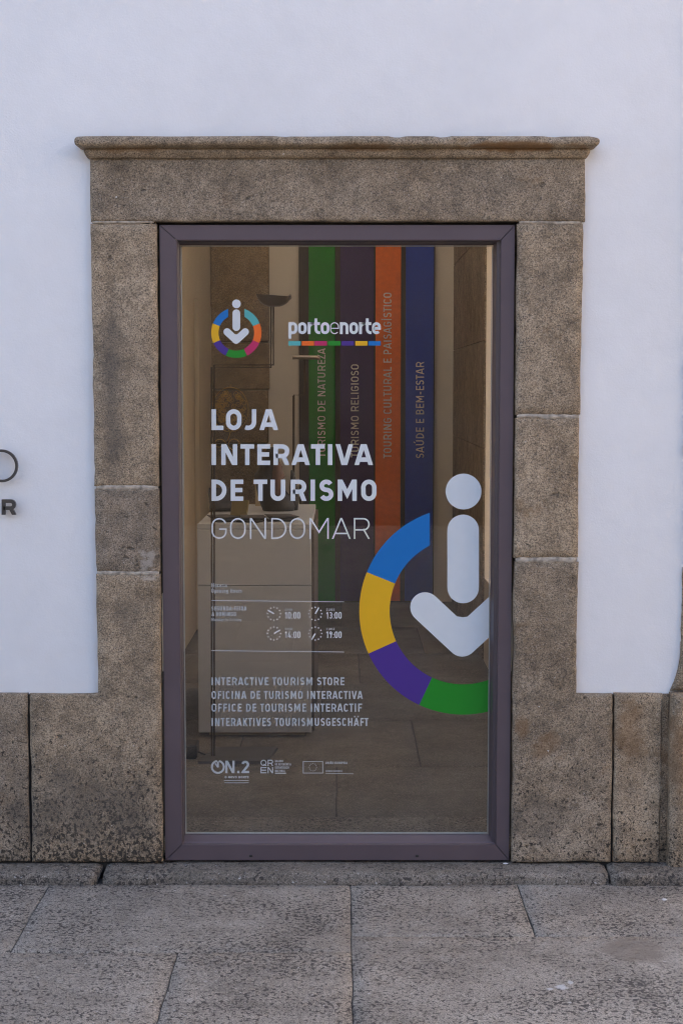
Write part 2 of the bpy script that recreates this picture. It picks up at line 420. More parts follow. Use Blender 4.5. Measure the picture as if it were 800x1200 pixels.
# ------------------------------------------------------------------ stroke lettering (drawn letter by letter)
def arc(cx, cy, rx, ry, a0, a1, n=10):
    return [(cx + rx * math.cos(R(a0 + (a1 - a0) * i / n)), cy + ry * math.sin(R(a0 + (a1 - a0) * i / n))) for i in range(n + 1)]
WID = dict(A=.82, B=.64, C=.62, D=.66, E=.56, F=.54, G=.66, H=.68, I=0, J=.52, K=.68, L=.52, M=.84, N=.70, O=.68, P=.62, Q=.70, R=.69, S=.62, T=.60,
           U=.66, V=.78, W=1.0, X=.68, Y=.68, Z=.60)
WID.update({'0': .58, '1': .34, '2': .58, '3': .58, '4': .62, '5': .58, '7': .56, '9': .58, ':': 0, '.': 0, '-': .34, ' ': .30,
            'o': .52, 'p': .52, 'n': .50, 'r': .36, 't': .36, 'e': .52, 'h': .50, 'i': 0, 'a': .50, 'g': .52, 'u': .50, 's': .46, 'd': .52, 'y': .5})
ACC = {'Ä': 'A', 'Ú': 'U', 'Í': 'I', 'Ã': 'A', 'É': 'E', 'Ê': 'E', 'á': 'a'}
XH = 0.72
def glyph(ch, w, k):
    """returns (width, [(points, closed)]), cap height 1, stroke w, width factor k"""
    h = w / 2; b = ACC.get(ch, ch)
    Wd = max(WID[b] * k, 0) if b not in 'Ii:.' else w
    if b in 'Ii:.': Wd = w
    T, B, L, Rr = 1 - h, h, h, Wd - h
    cx = Wd / 2; out = []
    P = lambda *p: out.append((list(p), False))
    def bowl(x0, x1, y0, y1):      # D shaped bowl opening to the left
        r_ = min((y1 - y0) / 2, (x1 - x0) * .8)
        return [(x0, y1)] + arc(x1 - r_, y1 - r_, r_, r_, 90, 0, 8) + arc(x1 - r_, y0 + r_, r_, r_, 0, -90, 8) + [(x0, y0)]
    def oval(x0, x1, y0, y1):
        r_ = (x1 - x0) / 2; ry = min(r_ * 1.05, (y1 - y0) / 2)
        return arc((x0 + x1) / 2, y1 - ry, r_, ry, 180, 0, 12) + arc((x0 + x1) / 2, y0 + ry, r_, ry, 0, -180, 12)
    ext = 0.6
    def diag(x0, y0, x1, y1):      # runs on past both ends, trimmed to the letter's height
        dx, dy = x1 - x0, y1 - y0
        P((x0 - dx * ext * .2, y0 - dy * ext * .2), (x1 + dx * ext * .2, y1 + dy * ext * .2))
    if b == 'I': P((h, 0), (h, 1))
    elif b == 'L': P((L, 1), (L, B), (Wd, B))
    elif b == 'E': P((Wd, T), (L, T), (L, B), (Wd, B)); P((L, .51), (Wd * .93, .51))
    elif b == 'F': P((Wd, T), (L, T), (L, 0)); P((L, .49), (Wd * .92, .49))
    elif b == 'T': P((0, T), (Wd, T)); P((cx, T), (cx, 0))
    elif b == 'H': P((L, 0), (L, 1)); P((Rr, 0), (Rr, 1)); P((L, .5), (Rr, .5))
    elif b == 'N': P((L, 0), (L, 1)); P((Rr, 0), (Rr, 1)); diag(L + h * .25, 1 - h * .1, Rr - h * .25, h * .1)
    elif b == 'M': P((L, 0), (L, 1)); P((Rr, 0), (Rr, 1)); P((L - .02, 1.04), (cx, .32), (Rr + .02, 1.04))
    elif b in 'AV':
        s_ = h * 1.08; y0, y1 = (0, 1) if b == 'A' else (1, 0)
        ap = cx; m_ = (ap - s_ * 1.0)
        e = .25
        top = y1 + (h * .9 if b == 'A' else -h * .9) * (1 if w > .12 else .3)
        P((s_ - m_ * e, y0 - (top - y0) * e), (ap, top), (Wd - s_ + m_ * e, y0 - (top - y0) * e))
        if b == 'A': P((Wd * .2, .26), (Wd * .8, .26))
    elif b == 'O': out.append((oval(L, Rr, B, T)[:-1], True))
    elif b == 'Q': out.append((oval(L, Rr, B, T)[:-1], True)); P((cx, .3), (Wd, -.02))
    elif b == '0': out.append((oval(L, Rr, B, T)[:-1], True))
    elif b == 'D':
        p = bowl(L, Rr, B, T); out.append((p, True))
    elif b == 'P': P((L, 0), (L, T), *bowl(L, Rr, .42, T)[1:])
    elif b == 'R':
        P((L, 0), (L, T), *bowl(L, Rr, .43, T)[1:]); P((Wd * .60, .48), (Wd - h * .96, 0), (Wd - h * .96 + (Wd * .40 - h) * .2, -.09))
    elif b == 'B': P((L, 0), (L, 0)) if False else None; out.append((bowl(L, Rr * .95, .52, T), True)); out.append((bowl(L, Rr, B, .52), True))
    elif b == 'U': P((L, 1), *arc(cx, B + (Rr - L) / 2, (Rr - L) / 2, (Rr - L) / 2, 180, 360, 14), (Rr, 1))
    elif b == 'J': P((Rr, 1), *arc(Rr - .26 * k, B + .26 * k, .26 * k, .26 * k, 0, -118, 10))
    elif b in 'CG':
        r_ = (Rr - L) / 2
        p = arc(cx, T - r_, r_, r_, 18, 180, 12) + arc(cx, B + r_, r_, r_, 180, 342 if b == 'C' else 360, 12)
        if b == 'G': p += [(Rr, .47), (cx, .47)]
        P(*p)
    elif b == 'S':
        r1 = (T - .52) / 2; r2 = (.52 - B) / 2; rx = (Rr - L) / 2
        P(*(arc(cx, T - r1, rx * .95, r1, 25, 270, 18) + arc(cx, B + r2, rx, r2, 90, -155, 18)))
    elif b == 'Z': P((0, T), (Wd - h, T)); P((0, B), (Wd, B)); diag(Wd - h * 1.2, T, h * 1.2, B)
    elif b == 'K': P((L, 0), (L, 1)); diag(L, .32, Wd - h, 1); P((Wd * .38, .52), (Wd - h, 0), (Wd - h + .06, -.1))
    elif b == 'X': diag(h, 0, Wd - h, 1); diag(Wd - h, 0, h, 1)
    elif b == 'Y': P((h - .05, 1.1), (cx, .45), (Wd - h + .05, 1.1)); P((cx, .5), (cx, 0))
    elif b == 'W': P((h - .03, 1.1), (Wd * .27, h), (cx, .9), (Wd * .73, h), (Wd - h + .03, 1.1))
    elif b == '1': P((Wd - h, 0), (Wd - h, 1)); P((0, .74), (Wd - h, .98))
    elif b == '2':
        r_ = (Rr - L) / 2
        P(*(arc(cx, T - r_, r_, r_, 165, -30, 12) + [(L + h * .3, B), (Wd, B)]))
    elif b == '3':
        r1 = (T - .53) / 2; r2 = (.53 - B) / 2
        P(*(arc(cx, T - r1, (Rr - L) / 2 * .95, r1, 150, -90, 11))); P(*(arc(cx, B + r2, (Rr - L) / 2, r2, 90, -150, 12)))
    elif b == '4': P((Wd * .6, 1.05), (h * .8, .22 + h * .4), (Wd, .22 + h * .4)); P((Wd * .72, .5), (Wd * .72, 0))
    elif b == '5':
        P((Wd * .92, T), (L, T), (L, .5)); r2 = (.62 - B) / 2; P(*(arc(cx, B + r2, (Rr - L) / 2, r2, 135, -150, 12)))
    elif b == '7': P((0, T), (Rr, T), (Wd * .35, -.05))
    elif b == '9':
        rx = (Rr - L) / 2; out.append((arc(cx, T - rx, rx, rx, 0, 360, 16)[:-1], True)); P((Rr, T - rx), (Wd * .42, -.05))
    elif b == ':': P((h, 0), (h, w)); P((h, .5), (h, .5 + w))
    elif b == '.': P((h, 0), (h, w))
    elif b == '-': P((0, .42), (Wd, .42))
    # lower case
    elif b == 'o': out.append((oval(L, Rr, B, XH - h)[:-1], True))
    elif b == 'a':
        t_ = XH - h; P(*([(L + .02, t_ - .02)] + arc(Rr - .14, t_ - .14, .14, .14, 90, 0, 6) + [(Rr, 0)]))
        out.append((oval(L, Rr, B, .42)[:-1], True))
    elif b == 'e':
        rx = (Rr - L) / 2; P(*([(L, XH / 2 - .01), (Rr, XH / 2 - .01)] + arc(cx, XH - h - rx, rx, rx, 0, 180, 12) + arc(cx, B + rx, rx, rx, 180, 320, 10)))
    elif b == 'p': P((L, -.28), (L, XH)); out.append((oval(L, Rr, B, XH - h)[:-1], True))
    elif b == 'd': P((Rr, 0), (Rr, 1)); out.append((oval(L, Rr, B, XH - h)[:-1], True))
    elif b == 'g': P((Rr, XH), *arc(cx, -.05, (Rr - L) / 2, .2, 0, -150, 8)); out.append((oval(L, Rr, B, XH - h)[:-1], True))
    elif b in 'nh':
        rx = (Rr - L) / 2; P((L, 0), (L, XH if b == 'n' else 1)); P(*([(L, XH - h - rx)] + arc(cx, XH - h - rx, rx, rx, 180, 0, 10) + [(Rr, 0)]))
    elif b == 'u': rx = (Rr - L) / 2; P((Rr, 0), (Rr, XH)); P(*([(L, XH)] + arc(cx, B + rx, rx, rx, 180, 360, 10)))
    elif b == 'r': P((L, 0), (L, XH)); P(*(arc(L + .26 * k, XH - h - .26 * k, .26 * k, .26 * k, 180, 85, 8) + [(Wd, XH - h)]))
    elif b == 't': P((Wd * .30, .95), *arc(Wd * .30 + .2 * k, B + .2 * k, .2 * k, .2 * k, 180, 270, 8), (Wd, B)); P((0, XH - h), (Wd * .95, XH - h))
    elif b == 's':
        r1 = (XH - h - .36) / 2; P(*(arc(cx, XH - h - r1, (Rr - L) / 2, r1, 30, 180, 7) + arc(cx, XH - h - r1, (Rr - L) / 2, r1, 180, 270, 5) + arc(cx, B + r1, (Rr - L) / 2, r1, 90, -150, 9)))
    elif b == 'i': P((h, 0), (h, XH)); P((h, .86), (h, .86 + w))
    elif b == 'y': P((h - .03, XH + .08), (cx + .02, 0)); P((Wd - h + .03, XH + .08), (cx - .08, -.28))
    if ch in 'Ä': P((cx - .2, 1.08), (cx - .2, 1.08 + w)); P((cx + .2, 1.08), (cx + .2, 1.08 + w))
    elif ch in 'ÚÍÉ': P((cx - .03, 1.06), (cx + .12, 1.06 + .22))
    elif ch == 'Ê': P((cx - .15, 1.06), (cx, 1.2), (cx + .15, 1.06))
    elif ch == 'Ã': P((cx - .18, 1.12), (cx + .18, 1.16))
    elif ch == 'á': P((cx - .03, XH + .06), (cx + .12, XH + .25))
    return Wd, out

def clip_poly(poly, ax, val, keep_less):
    out = []
    n = len(poly)
    for i in range(n):
        p, q = poly[i], poly[(i + 1) % n]
        a = (p[ax] <= val) if keep_less else (p[ax] >= val); b = (q[ax] <= val) if keep_less else (q[ax] >= val)
        if a: out.append(p)
        if a != b:
            t = (val - p[ax]) / (q[ax] - p[ax]); out.append((p[0] + (q[0] - p[0]) * t, p[1] + (q[1] - p[1]) * t))
    return out if len(out) > 2 else None

def stroke_polys(pts, w, closed=False):
    h = w / 2; P_ = []
    for p in pts:
        if not P_ or (p[0] - P_[-1][0]) ** 2 + (p[1] - P_[-1][1]) ** 2 > 1e-8: P_.append(p)
    if closed and (P_[0][0] - P_[-1][0]) ** 2 + (P_[0][1] - P_[-1][1]) ** 2 < 1e-8: P_.pop()
    n = len(P_); A, Bq = [], []
    for i in range(n):
        p = P_[i]; a = P_[(i - 1) % n] if (i > 0 or closed) else None; b = P_[(i + 1) % n] if (i < n - 1 or closed) else None
        def nrm(u, v):
            dx, dy = v[0] - u[0], v[1] - u[1]; l = math.hypot(dx, dy); return (-dy / l, dx / l)
        n1 = nrm(a, p) if a else None; n2 = nrm(p, b) if b else None
        if n1 and n2:
            mx, my = n1[0] + n2[0], n1[1] + n2[1]; l = math.hypot(mx, my)
            if l < 0.12: mx, my = n1; sc = 1
            else:
                mx, my = mx / l, my / l; sc = min(1 / max(.15, mx * n1[0] + my * n1[1]), 5)
        else:
            mx, my = n1 or n2; sc = 1
        A.append((p[0] + mx * h * sc, p[1] + my * h * sc)); Bq.append((p[0] - mx * h * sc, p[1] - my * h * sc))
    return [[A[i], A[(i + 1) % n], Bq[(i + 1) % n], Bq[i]] for i in range(n if closed else n - 1)]

EPS = 0.00005
WORDS = []
def bear(c, right):
    if c in 'HIMNUhnui1l': return 1.0
    if c in 'BDEFKLPR' or c in 'bpr': return (0.55 if c in 'BDPRp' else 0.30) if right else 1.0
    if c in 'Jdg': return 1.0 if right else 0.45
    if c in 'AVTYWXZ7rtyv': return 0.18
    if c == ' ': return 0.4
    return 0.62
def text_polys(text, w, width=None, gap=0.17, kmin=.55, wmap=None):
    """list of (poly, level) in units of the cap height; letters widened or narrowed so that the line is `width` long"""
    wf = lambda i: (wmap[i] if wmap else w)
    base = 0; var = 0
    for i, c in enumerate(text):
        b = ACC.get(c, c)
        if b in 'Ii:.': base += wf(i)
        else: var += WID[b]
    gp = [gap * (bear(ACC.get(text[i], text[i]), 1) + bear(ACC.get(text[i + 1], text[i + 1]), 0)) for i in range(len(text) - 1)] + [0]
    base += sum(gp)
    k = (width - base) / var if width else 1.0
    x = 0; out = []; lv = 0; wi = 0; del WORDS[:]
    for i, c in enumerate(text):
        if c == ' ': wi += 1
        if c == ' ': x += WID[' '] * k + gp[i]; continue
        Wd, st = glyph(c, wf(i), k)
        lv = 0
        for pts, cl in st:
            lv += 1
            acc = all(p[1] > .8 for p in pts) and (c in ACC or c == 'i')
            lowers = c in 'pgy'
            for q in stroke_polys(pts, wf(i), cl):
                q2 = q
                if not acc:
                    q2 = clip_poly(q2, 1, 1.0 if (c.isupper() or c.isdigit() or c in 'dht') else XH, True)
                    if q2 and not lowers: q2 = clip_poly(q2, 1, 0.0, False)
                if q2: q2 = clip_poly(q2, 0, -0.0001, False)
                if q2: q2 = clip_poly(q2, 0, Wd + .0001, True)
                if q2: out.append(([(x + a, b2) for a, b2 in q2], lv)); WORDS.append(wi)
        x += Wd + gp[i]
    return out

def put(mb, polys, m, fn, y, sgn=-1):
    """lay polygons (px space through fn) on the plane y; sgn is the way the levels stack"""
    for q, lv in polys:
        pts = []
        for p in q:
            px, py = fn(p); v = at(px, py, y); pts.append((v.x, y + sgn * EPS * lv, v.z))
        # face towards the camera
        a = sum(pts[i][0] * pts[(i + 1) % len(pts)][2] - pts[(i + 1) % len(pts)][0] * pts[i][2] for i in range(len(pts)))
        if a < 0: pts.reverse()
        if abs(a) > 1e-9: mb.face(pts, m)

def put_text(mb, text, x0, x1, ytop, ybot, wpx, m, y, gap=0.125, wmap=None):
    hh = ybot - ytop
    polys = text_polys(text, wpx / hh, (x1 - x0) / hh, gap, wmap=[q / hh for q in wmap] if wmap else None)
    put(mb, polys, m, lambda p: (x0 + p[0] * hh, ybot - p[1] * hh), y)

def px_poly(mb, pts, m, y, lv=1): put(mb, [(pts, lv)], m, lambda p: p, y)
def disc(cx, cy, r, n=28): return [(cx + r * math.cos(2 * math.pi * i / n), cy + r * math.sin(2 * math.pi * i / n)) for i in range(n)]

# ================================================================== THE SETTING
YS = -0.022            # face of the granite
XJL, XIL = X(109.5, 500, YS), X(187.5, 620, YS)         # left jamb: outer, inner edge
XIR, XJR = X(602.5, 620, YS), X(680, 500, YS)           # right jamb
XCOR = 1.36                                             # the corner of the building
FL = 0.040                                              # level of the shop floor
Z0 = 0.030

# ---- ground and pavement
g = MB()
GN = 400
g.face([(-GN, -GN, -0.012), (GN, -GN, -0.012), (GN, GN, -0.012), (-GN, GN, -0.012)], M['pave'])
tag(g.build('ground'), kind='structure')

def slab(mb, x0, x1, y0, y1, z, m, r=0.005, seed=0, step=0.05):
    nx = max(2, int((x1 - x0) / step)); ny = max(2, int((y1 - y0) / step))
    xs = [x0, x0 + r * .3, x0 + r] + [x0 + r + (x1 - x0 - 2 * r) * i / nx for i in range(1, nx)] + [x1 - r, x1 - r * .3, x1]
    ys = [y0, y0 + r * .3, y0 + r] + [y0 + r + (y1 - y0 - 2 * r) * i / ny for i in range(1, ny)] + [y1 - r, y1 - r * .3, y1]
    v, f = [], []
    tx, ty = nz(seed, 1.7) * .004, nz(seed, 9.2) * .004
    for yy in ys:
        for xx in xs:
            d = min(xx - x0, x1 - xx, yy - y0, y1 - yy)
            zz = z + nz(xx * 4, yy * 4, seed) * .0016 + tx * (xx - x0) + ty * (yy - y0)
            if d < r: zz -= (1 - d / r) ** 2 * r * .9 + max(0, nz(xx * 18, yy * 18, seed)) * .009 * (1 - d / r)
            wob = nz(xx * 6, yy * 6, seed + 5) * .003 + nz(xx * 31, yy * 31, seed + 8) * .0014
            v.append((xx + wob, yy + wob, zz))
    W_ = len(xs)
    for j in range(len(ys) - 1):
        for i in range(W_ - 1): f.append((j * W_ + i, j * W_ + i + 1, (j + 1) * W_ + i + 1, (j + 1) * W_ + i))
    mb.raw(v, f, m, True)

pv = MB(); J = 0.0011
xm = gnd(411, 1070).x; xr = gnd(612, 1055).x; xl = gnd(27, 1090).x; xll = gnd(197, 1155).x
yl1, yr1 = gnd(200, 1116).y, gnd(560, 1097).y
xr2 = gnd(616, 1150).x
def row(xsplits, y0, y1, seed):
    for i in range(len(xsplits) - 1): slab(pv, xsplits[i] + J, xsplits[i + 1] - J, y0 + J, y1 - J, 0.0, M['pave'], r=.0035, seed=seed + i * 3.3)
row([-6.2, -4.6, -3.5, -2.1, xl, xm], yl1, -0.085, 1); row([xm, xr, 1.75, 2.7, 4.1, 5.6], yr1, -0.085, 20)
row([-6.2, -4.9, -3.2, -1.75, xll, xm], -1.52, yl1, 40); row([xm, 1.52, 2.9, 4.3, 5.6], -1.45, yr1, 60)
row([-6.2, -4.4, -3.0, -1.3, -.25, xm], -2.3, -1.52, 80); row([xm, .9, 2.0, 3.2, 4.4, 5.6], -2.3, -1.45, 100)
for rr_ in range(12):
    y1 = -2.3 - rr_ * .8; sp = [-6.2]
    while sp[-1] < 4.6: sp.append(sp[-1] + random.uniform(.9, 1.5))
    sp.append(5.9); row(sp, y1 - .8, y1, 200 + rr_ * 17)
jb = pv
jb.face([(-6.2, -11.9, -0.0055), (5.6, -11.9, -0.0055), (5.6, -0.02, -0.0055), (-6.2, -0.02, -0.0055)], M['grit'])
tag(pv.build('pavement'), kind='structure')

# ---- kerb stones along the foot of the wall
def kerb_stone(x0, x1, yf, top, seed, label, skew=0.0, flare=0.0):
    prof = [(0.02, top + .003), (yf * .12, top + .003), (yf * .25, top + .001), (yf * .55, top), (yf * .8, top - .002), (yf * .93, top - .006), (yf, top - .014), (yf * 1.02, top - .024), (yf * 1.03, 0.006), (yf * 1.02, -0.01)]
    n = max(4, int((x1 - x0) / .022)); v, f = [], []
    for i in range(n + 1):
        u = i / n; x = x0 + (x1 - x0) * u
        e = min(u, 1 - u) * (x1 - x0); en = max(0, 1 - e / .012)
        for k, (yy, zz) in enumerate(prof):
            q = k / (len(prof) - 1)
            y_ = yy + (nz(x * 5, k * .3, seed) * .007 + nz(x * 21, k * .8, seed + 4) * .0045) * (1 if k > 1 else 0) - flare * max(0, u - .25) * (1 if k > 2 else 0)
            z_ = zz + nz(x * 6, yy * 30, seed + 2) * .003 + nz(x * 24, yy * 60, seed + 6) * .002 - en * .008 * (1 if k < 9 else 0)
            v.append((x + skew * (yy / yf) * (1 if u > .5 else 0) + (skew if False else 0), y_ + en * .006, z_))
    m = len(prof)
    for i in range(n):
        for k in range(m - 1): f.append((i * m + k, i * m + k + 1, (i + 1) * m + k + 1, (i + 1) * m + k))
    f.append(tuple(range(m - 1, -1, -1))); f.append(tuple(n * m + k for k in range(m)))
    mb = MB(); mb.raw(v, f, M['kerb'], True)
    o = mb.build('kerb_stone', origin=((x0 + x1) / 2, 0, 0))
    return tag(o, label, 'kerb stone', 'worn granite kerb stones along the foot of the wall')
kx1, kx2 = X(124, 1020), X(708, 1022)
kerb_stone(-2.6, kx1 - .006, -0.104, 0.041, 2, 'worn granite kerb stone under the left end of the plinth, left of the dark gap', skew=-0.012)
kerb_stone(kx1 + .006, kx2 - .004, -0.104, 0.041, 12, 'long worn granite kerb stone running along under the whole glass door')
kerb_stone(kx2 + .004, XCOR + .25, -0.112, 0.044, 22, 'short broken granite kerb stone at the right, under the corner pilaster', flare=0.055)

# ---- the building
bld = empty('shop_building', (0, 0.25, 0), 'white rendered building with granite plinth and grey granite surround around the shop door', 'building')
ztop = 16.0
zl0, zl1 = Z(260, YS), Z(184, YS)
zp = Z(813.5, YS)
w = MB()
w.box(-9.0, XJL + .012, 0, .5, zp - .004, ztop, M['render'])
w.box(XJR - .012, XCOR - .21, 0, .5, zp - .004, ztop, M['render'])
FILL_WIN = (-.84, .76, 3.05, 5.75)  # unseen upper opening, added to light the back wall and banners
w.box(XJL + .012, XJR - .012, 0, .5, zl1 + .02, FILL_WIN[2], M['render']); w.box(XJL + .012, XJR - .012, 0, .5, FILL_WIN[3], ztop, M['render'])
w.box(XJL + .012, FILL_WIN[0], 0, .5, FILL_WIN[2], FILL_WIN[3], M['render']); w.box(FILL_WIN[1], XJR - .012, 0, .5, FILL_WIN[2], FILL_WIN[3], M['render'])
w.build('rendered_wall', bld)
w = MB()      # masonry core behind the stone facing
w.box(-9.0, XIL - .03, -.006, .45, -.02, zp - .006, M['joint'])
w.box(XIR + .03, X(773, 910, YS), -.006, .45, -.02, zp - .006, M['joint'])
w.box(XJL + .016, XIL - .008, -.006, .12, Z(700), zl1, M['joint'])
w.box(XIR + .008, XJR - .016, -.006, .12, Z(700), zl1, M['joint'])
w.box(XIL - .006, XIR + .006, .02, .5, zl0 - .004, zl1 + .02, M['joint'])
w.box(XCOR - .21, XCOR - .02, 0.012, .5, zp - .03, ztop, M['joint'])
w.build('masonry_core', bld)

stone('lintel', [(X(105.5, 220, YS), X(685, 220, YS), zl0 + .002, zl1)], YS - .002, .02, M['stone'], bld, seed=1, rough=.0016)
stone('jamb_stone', [(XJL, XIL, Z(569), zl0 - .003)], YS, .02, M['stone'], bld, seed=2)
stone('jamb_stone', [(XJL + .003, XIL, Z(668.8), Z(572.4))], YS + .001, .02, M['stone'], bld, seed=3)
zb = Z(1010.6, YS)
stone('jamb_stone', [(XJL + .003, XIL, zb, Z(672.5)), (X(36.5, 910, YS), XIL, zb, zp)], YS, .02, M['stone'], bld, seed=4)
stone('jamb_stone', [(XIR, XJR, Z(486.5), zl0 - .004)], YS, .02, M['stone'], bld, seed=5)
stone('jamb_stone', [(XIR, XJR - .002, Z(653.5), Z(489.5))], YS - .001, .02, M['stone'], bld, seed=6)
stone('jamb_stone', [(XIR, XJR - .002, zb, Z(657)), (XIR, X(716.5, 910, YS), zb, zp)], YS, .02, M['stone'], bld, seed=7)
stone('plinth_stone', [(-2.2, X(33.8, 910, YS), zb, zp)], YS + .001, .02, M['stone'], bld, seed=8)
stone('plinth_stone', [(X(718.3, 910, YS), X(774, 910, YS), zb, zp)], YS + .001, .02, M['stone'], bld, seed=9)
w = MB(); w.box(-9.0, -2.206, YS, .03, -.02, zp, M['stone']); w.build('plinth_stone', bld)
stone('corner_pilaster', [(X(781.5, 910, YS), XCOR + .03, .005, zp + .006)], YS - .035, .02, M['stone'], bld, seed=10, r=.014, rough=.005, chip=.012)
w = MB(); w.box(X(774.5, 910, YS), X(781, 910, YS) + .004, YS + .014, .029, -.02, zp - .002, M['stone']); w.build('recess_strip', bld)
def qwarp(x, z):
    zz = (z - zp) / .16
    return (-.035 * max(0, 1 - zz) ** 2 + nz(z * 9, 3) * .006 if x < 1.25 else 0, 0)
zq = zp + .009
qs = 30
for hq in (.42, .36, .40, .38, .42, .36, .4):
    stone('quoin_stone', [(X(799.5, 700, YS) if qs % 2 == 0 else X(801, 700, YS), XCOR, zq, zq + hq - .006)], YS + .006, .02, M['stone'], bld, seed=qs, step=.02, rough=.006, chip=.012, r=.012, warp=qwarp if qs == 30 else None)
    zq += hq; qs += 1
w = MB(); w.box(XCOR - .24, XCOR, YS + .008, .02, zq, ztop, M['stone']); w.build('quoin_stone', bld)

b = MB()
for (x0, x1, z0, z1) in ((FILL_WIN[0], FILL_WIN[1], FILL_WIN[2], FILL_WIN[2] + .06), (FILL_WIN[0], FILL_WIN[1], FILL_WIN[3] - .06, FILL_WIN[3]), (FILL_WIN[0], FILL_WIN[0] + .06, FILL_WIN[2] + .06, FILL_WIN[3] - .06), (FILL_WIN[1] - .06, FILL_WIN[1], FILL_WIN[2] + .06, FILL_WIN[3] - .06)): b.bbox(x0, x1, .12, .18, z0, z1, M['frame'], .003)
wf_ = b.build('window', bld)  # frame for the added light opening above the view
b = MB(); b.box(FILL_WIN[0] + .055, FILL_WIN[1] - .055, .147, .152, FILL_WIN[2] + .055, FILL_WIN[3] - .055, M['glass']); b.build('pane', wf_)
def mortar_strip(x0, x1, zc, hw, seed):
    n = int((x1 - x0) / .004); v, f = [], []
    for i in range(n + 1):
        x = x0 + (x1 - x0) * i / n
        e = min(1, min(i, n - i) / 3)
        zz = zc + nz(x * 9, seed) * .003; h1 = hw * (1 + .55 * nz(x * 26, seed, 1) + .35 * nz(x * 90, seed, 2)) * (.5 + .5 * e); h2 = hw * (1 + .55 * nz(x * 26, seed, 5) + .35 * nz(x * 90, seed, 7)) * (.5 + .5 * e)
        yc = YS + .0004 + .0026 * nz(x * 40, seed, 3) + .003 * (1 - e)
        for dz, y_ in ((-h2, YS + .007), (-h2 * .6, yc + .0022), (0, yc), (h1 * .6, yc + .0022), (h1, YS + .007)): v.append((x, y_, zz + dz))
    for i in range(n):
        for k in range(4): f.append((i * 5 + k, (i + 1) * 5 + k, (i + 1) * 5 + k + 1, i * 5 + k + 1))
    mb = MB(); mb.raw(v, f, M['mortar'], True); mb.build('mortar_joint', bld)
mortar_strip(XJL + .006, XIL - .004, Z(570.7), 0.0115, 1); mortar_strip(XJL + .006, XIL - .004, Z(670.6), 0.0101, 2); mortar_strip(XJL + .004, XIL - .01, zl0, 0.0061, 3)
mortar_strip(XIR + .004, XJR - .006, Z(488), 0.0095, 4); mortar_strip(XIR + .004, XJR - .006, Z(655.2), 0.0115, 5); mortar_strip(XIR + .006, XJR - .004, zl0 - .001, 0.0081, 6)
# cornice: moulded profile carried round both ends
cxl, cxr = X(105.5, 180, YS), X(684, 180, YS)
def cz(py): return Z(py, -.05)
prof = []
zc0, zc1 = Z(186, YS), Z(158, -.085)
hh = zc1 - zc0
prof.append((0.0, 0.0)); prof.append((0.010, .02))
prof += [(0.014, .08), (0.019, .16), (0.022, .24), (0.024, .30), (0.0245, .37), (0.023, .41), (0.018, .43), (0.0175, .45), (0.024, .462)]
prof += [(0.040, .475), (0.050, .51), (0.0565, .57), (0.0595, .66), (0.0600, .74), (0.0590, .82), (0.0555, .90), (0.049, .955), (0.040, .988), (0.03, 1.0), (-0.03, 1.0)]
mb = MB(); v, f = [], []
NX = 90
def crow(p, zf):
    z_ = zc0 + zf * hh; pp = p - YS * 0; pts = []
    yfro = YS - .002 - p
    ends = [(cxl - p * .66, .02, z_), (cxl - p * .66, (yfro + .02) * .5, z_)]
    pts += ends
    for i in range(NX + 1):
        x = cxl - p * .66 + (cxr - cxl + 1.32 * p) * i / NX
        e = min(i, NX - i)
        chipn = max(0, nz(x * 14, zf * 2, 5) - .15) * .016 if zf > .5 else max(0, nz(x * 11, zf * 3, 8) - .3) * .006
        pts.append((x + nz(zf * 4, x * 9, 2) * .001, yfro + nz(x * 6, zf * 5, 1) * .0034 + nz(x * 30, zf * 9, 4) * .0024 + chipn + (.004 if e == 0 else 0), z_ + nz(x * 5, zf, 3) * .0016 - chipn * .4 * (zf > .8)))
    pts += [(cxr + p * .66, (yfro + .02) * .5, z_), (cxr + p * .66, .02, z_)]
    return pts
rows = [crow(p, zf) for p, zf in prof]
n = len(rows[0])
for r_ in rows: v += r_
for j in range(len(rows) - 1):
    for i in range(n - 1): f.append((j * n + i, j * n + i + 1, (j + 1) * n + i + 1, (j + 1) * n + i))
f.append(tuple((len(rows) - 1) * n + i for i in range(n)))
mb.raw(v, f, M['stone'], True)
mb.build('cornice', bld)

XRW_ = X(531, 690, 6.30)
# rest of the shell: roof, back and side walls, so that the front lies in real shade
ZR = 6.4; FILL_SKYLIGHT = (4.1, 6.1)  # unseen skylight gap in the low roof, added to brighten the room's back
w = MB(); w.box(-9.3, XCOR + .25, -.25, 2.7, ztop + .001, ztop + .2, M['roof']); w.build('roof', bld)
w = MB(); w.box(-9.3, -1.3, 2.61, 8.3, ZR, ZR + .18, M['roof']); w.box(-1.3, XCOR + .25, 2.61, FILL_SKYLIGHT[0], ZR, ZR + .18, M['roof']); w.box(-1.3, XCOR + .25, FILL_SKYLIGHT[1], 8.3, ZR, ZR + .18, M['roof']); w.box(XRW_ + .002, XCOR + .25, FILL_SKYLIGHT[0], FILL_SKYLIGHT[1], ZR, ZR + .18, M['roof'])
w.build('roof', bld)
w = MB(); w.box(-9.0, -8.6, .5, 8.0, -.02, ZR - .002, M['render']); w.box(-8.6, XCOR, 7.6, 8.0, -.02, ZR - .002, M['render']); w.box(-9.0, XCOR, 2.2, 2.6, ZR - .3, ztop, M['render']); w.box(-9.0, -8.6, .5, 2.2, ZR, ztop, M['render']); w.box(XCOR - .4, XCOR, .5, 2.2, ZR, ztop, M['render']); w.build('outer_wall', bld)

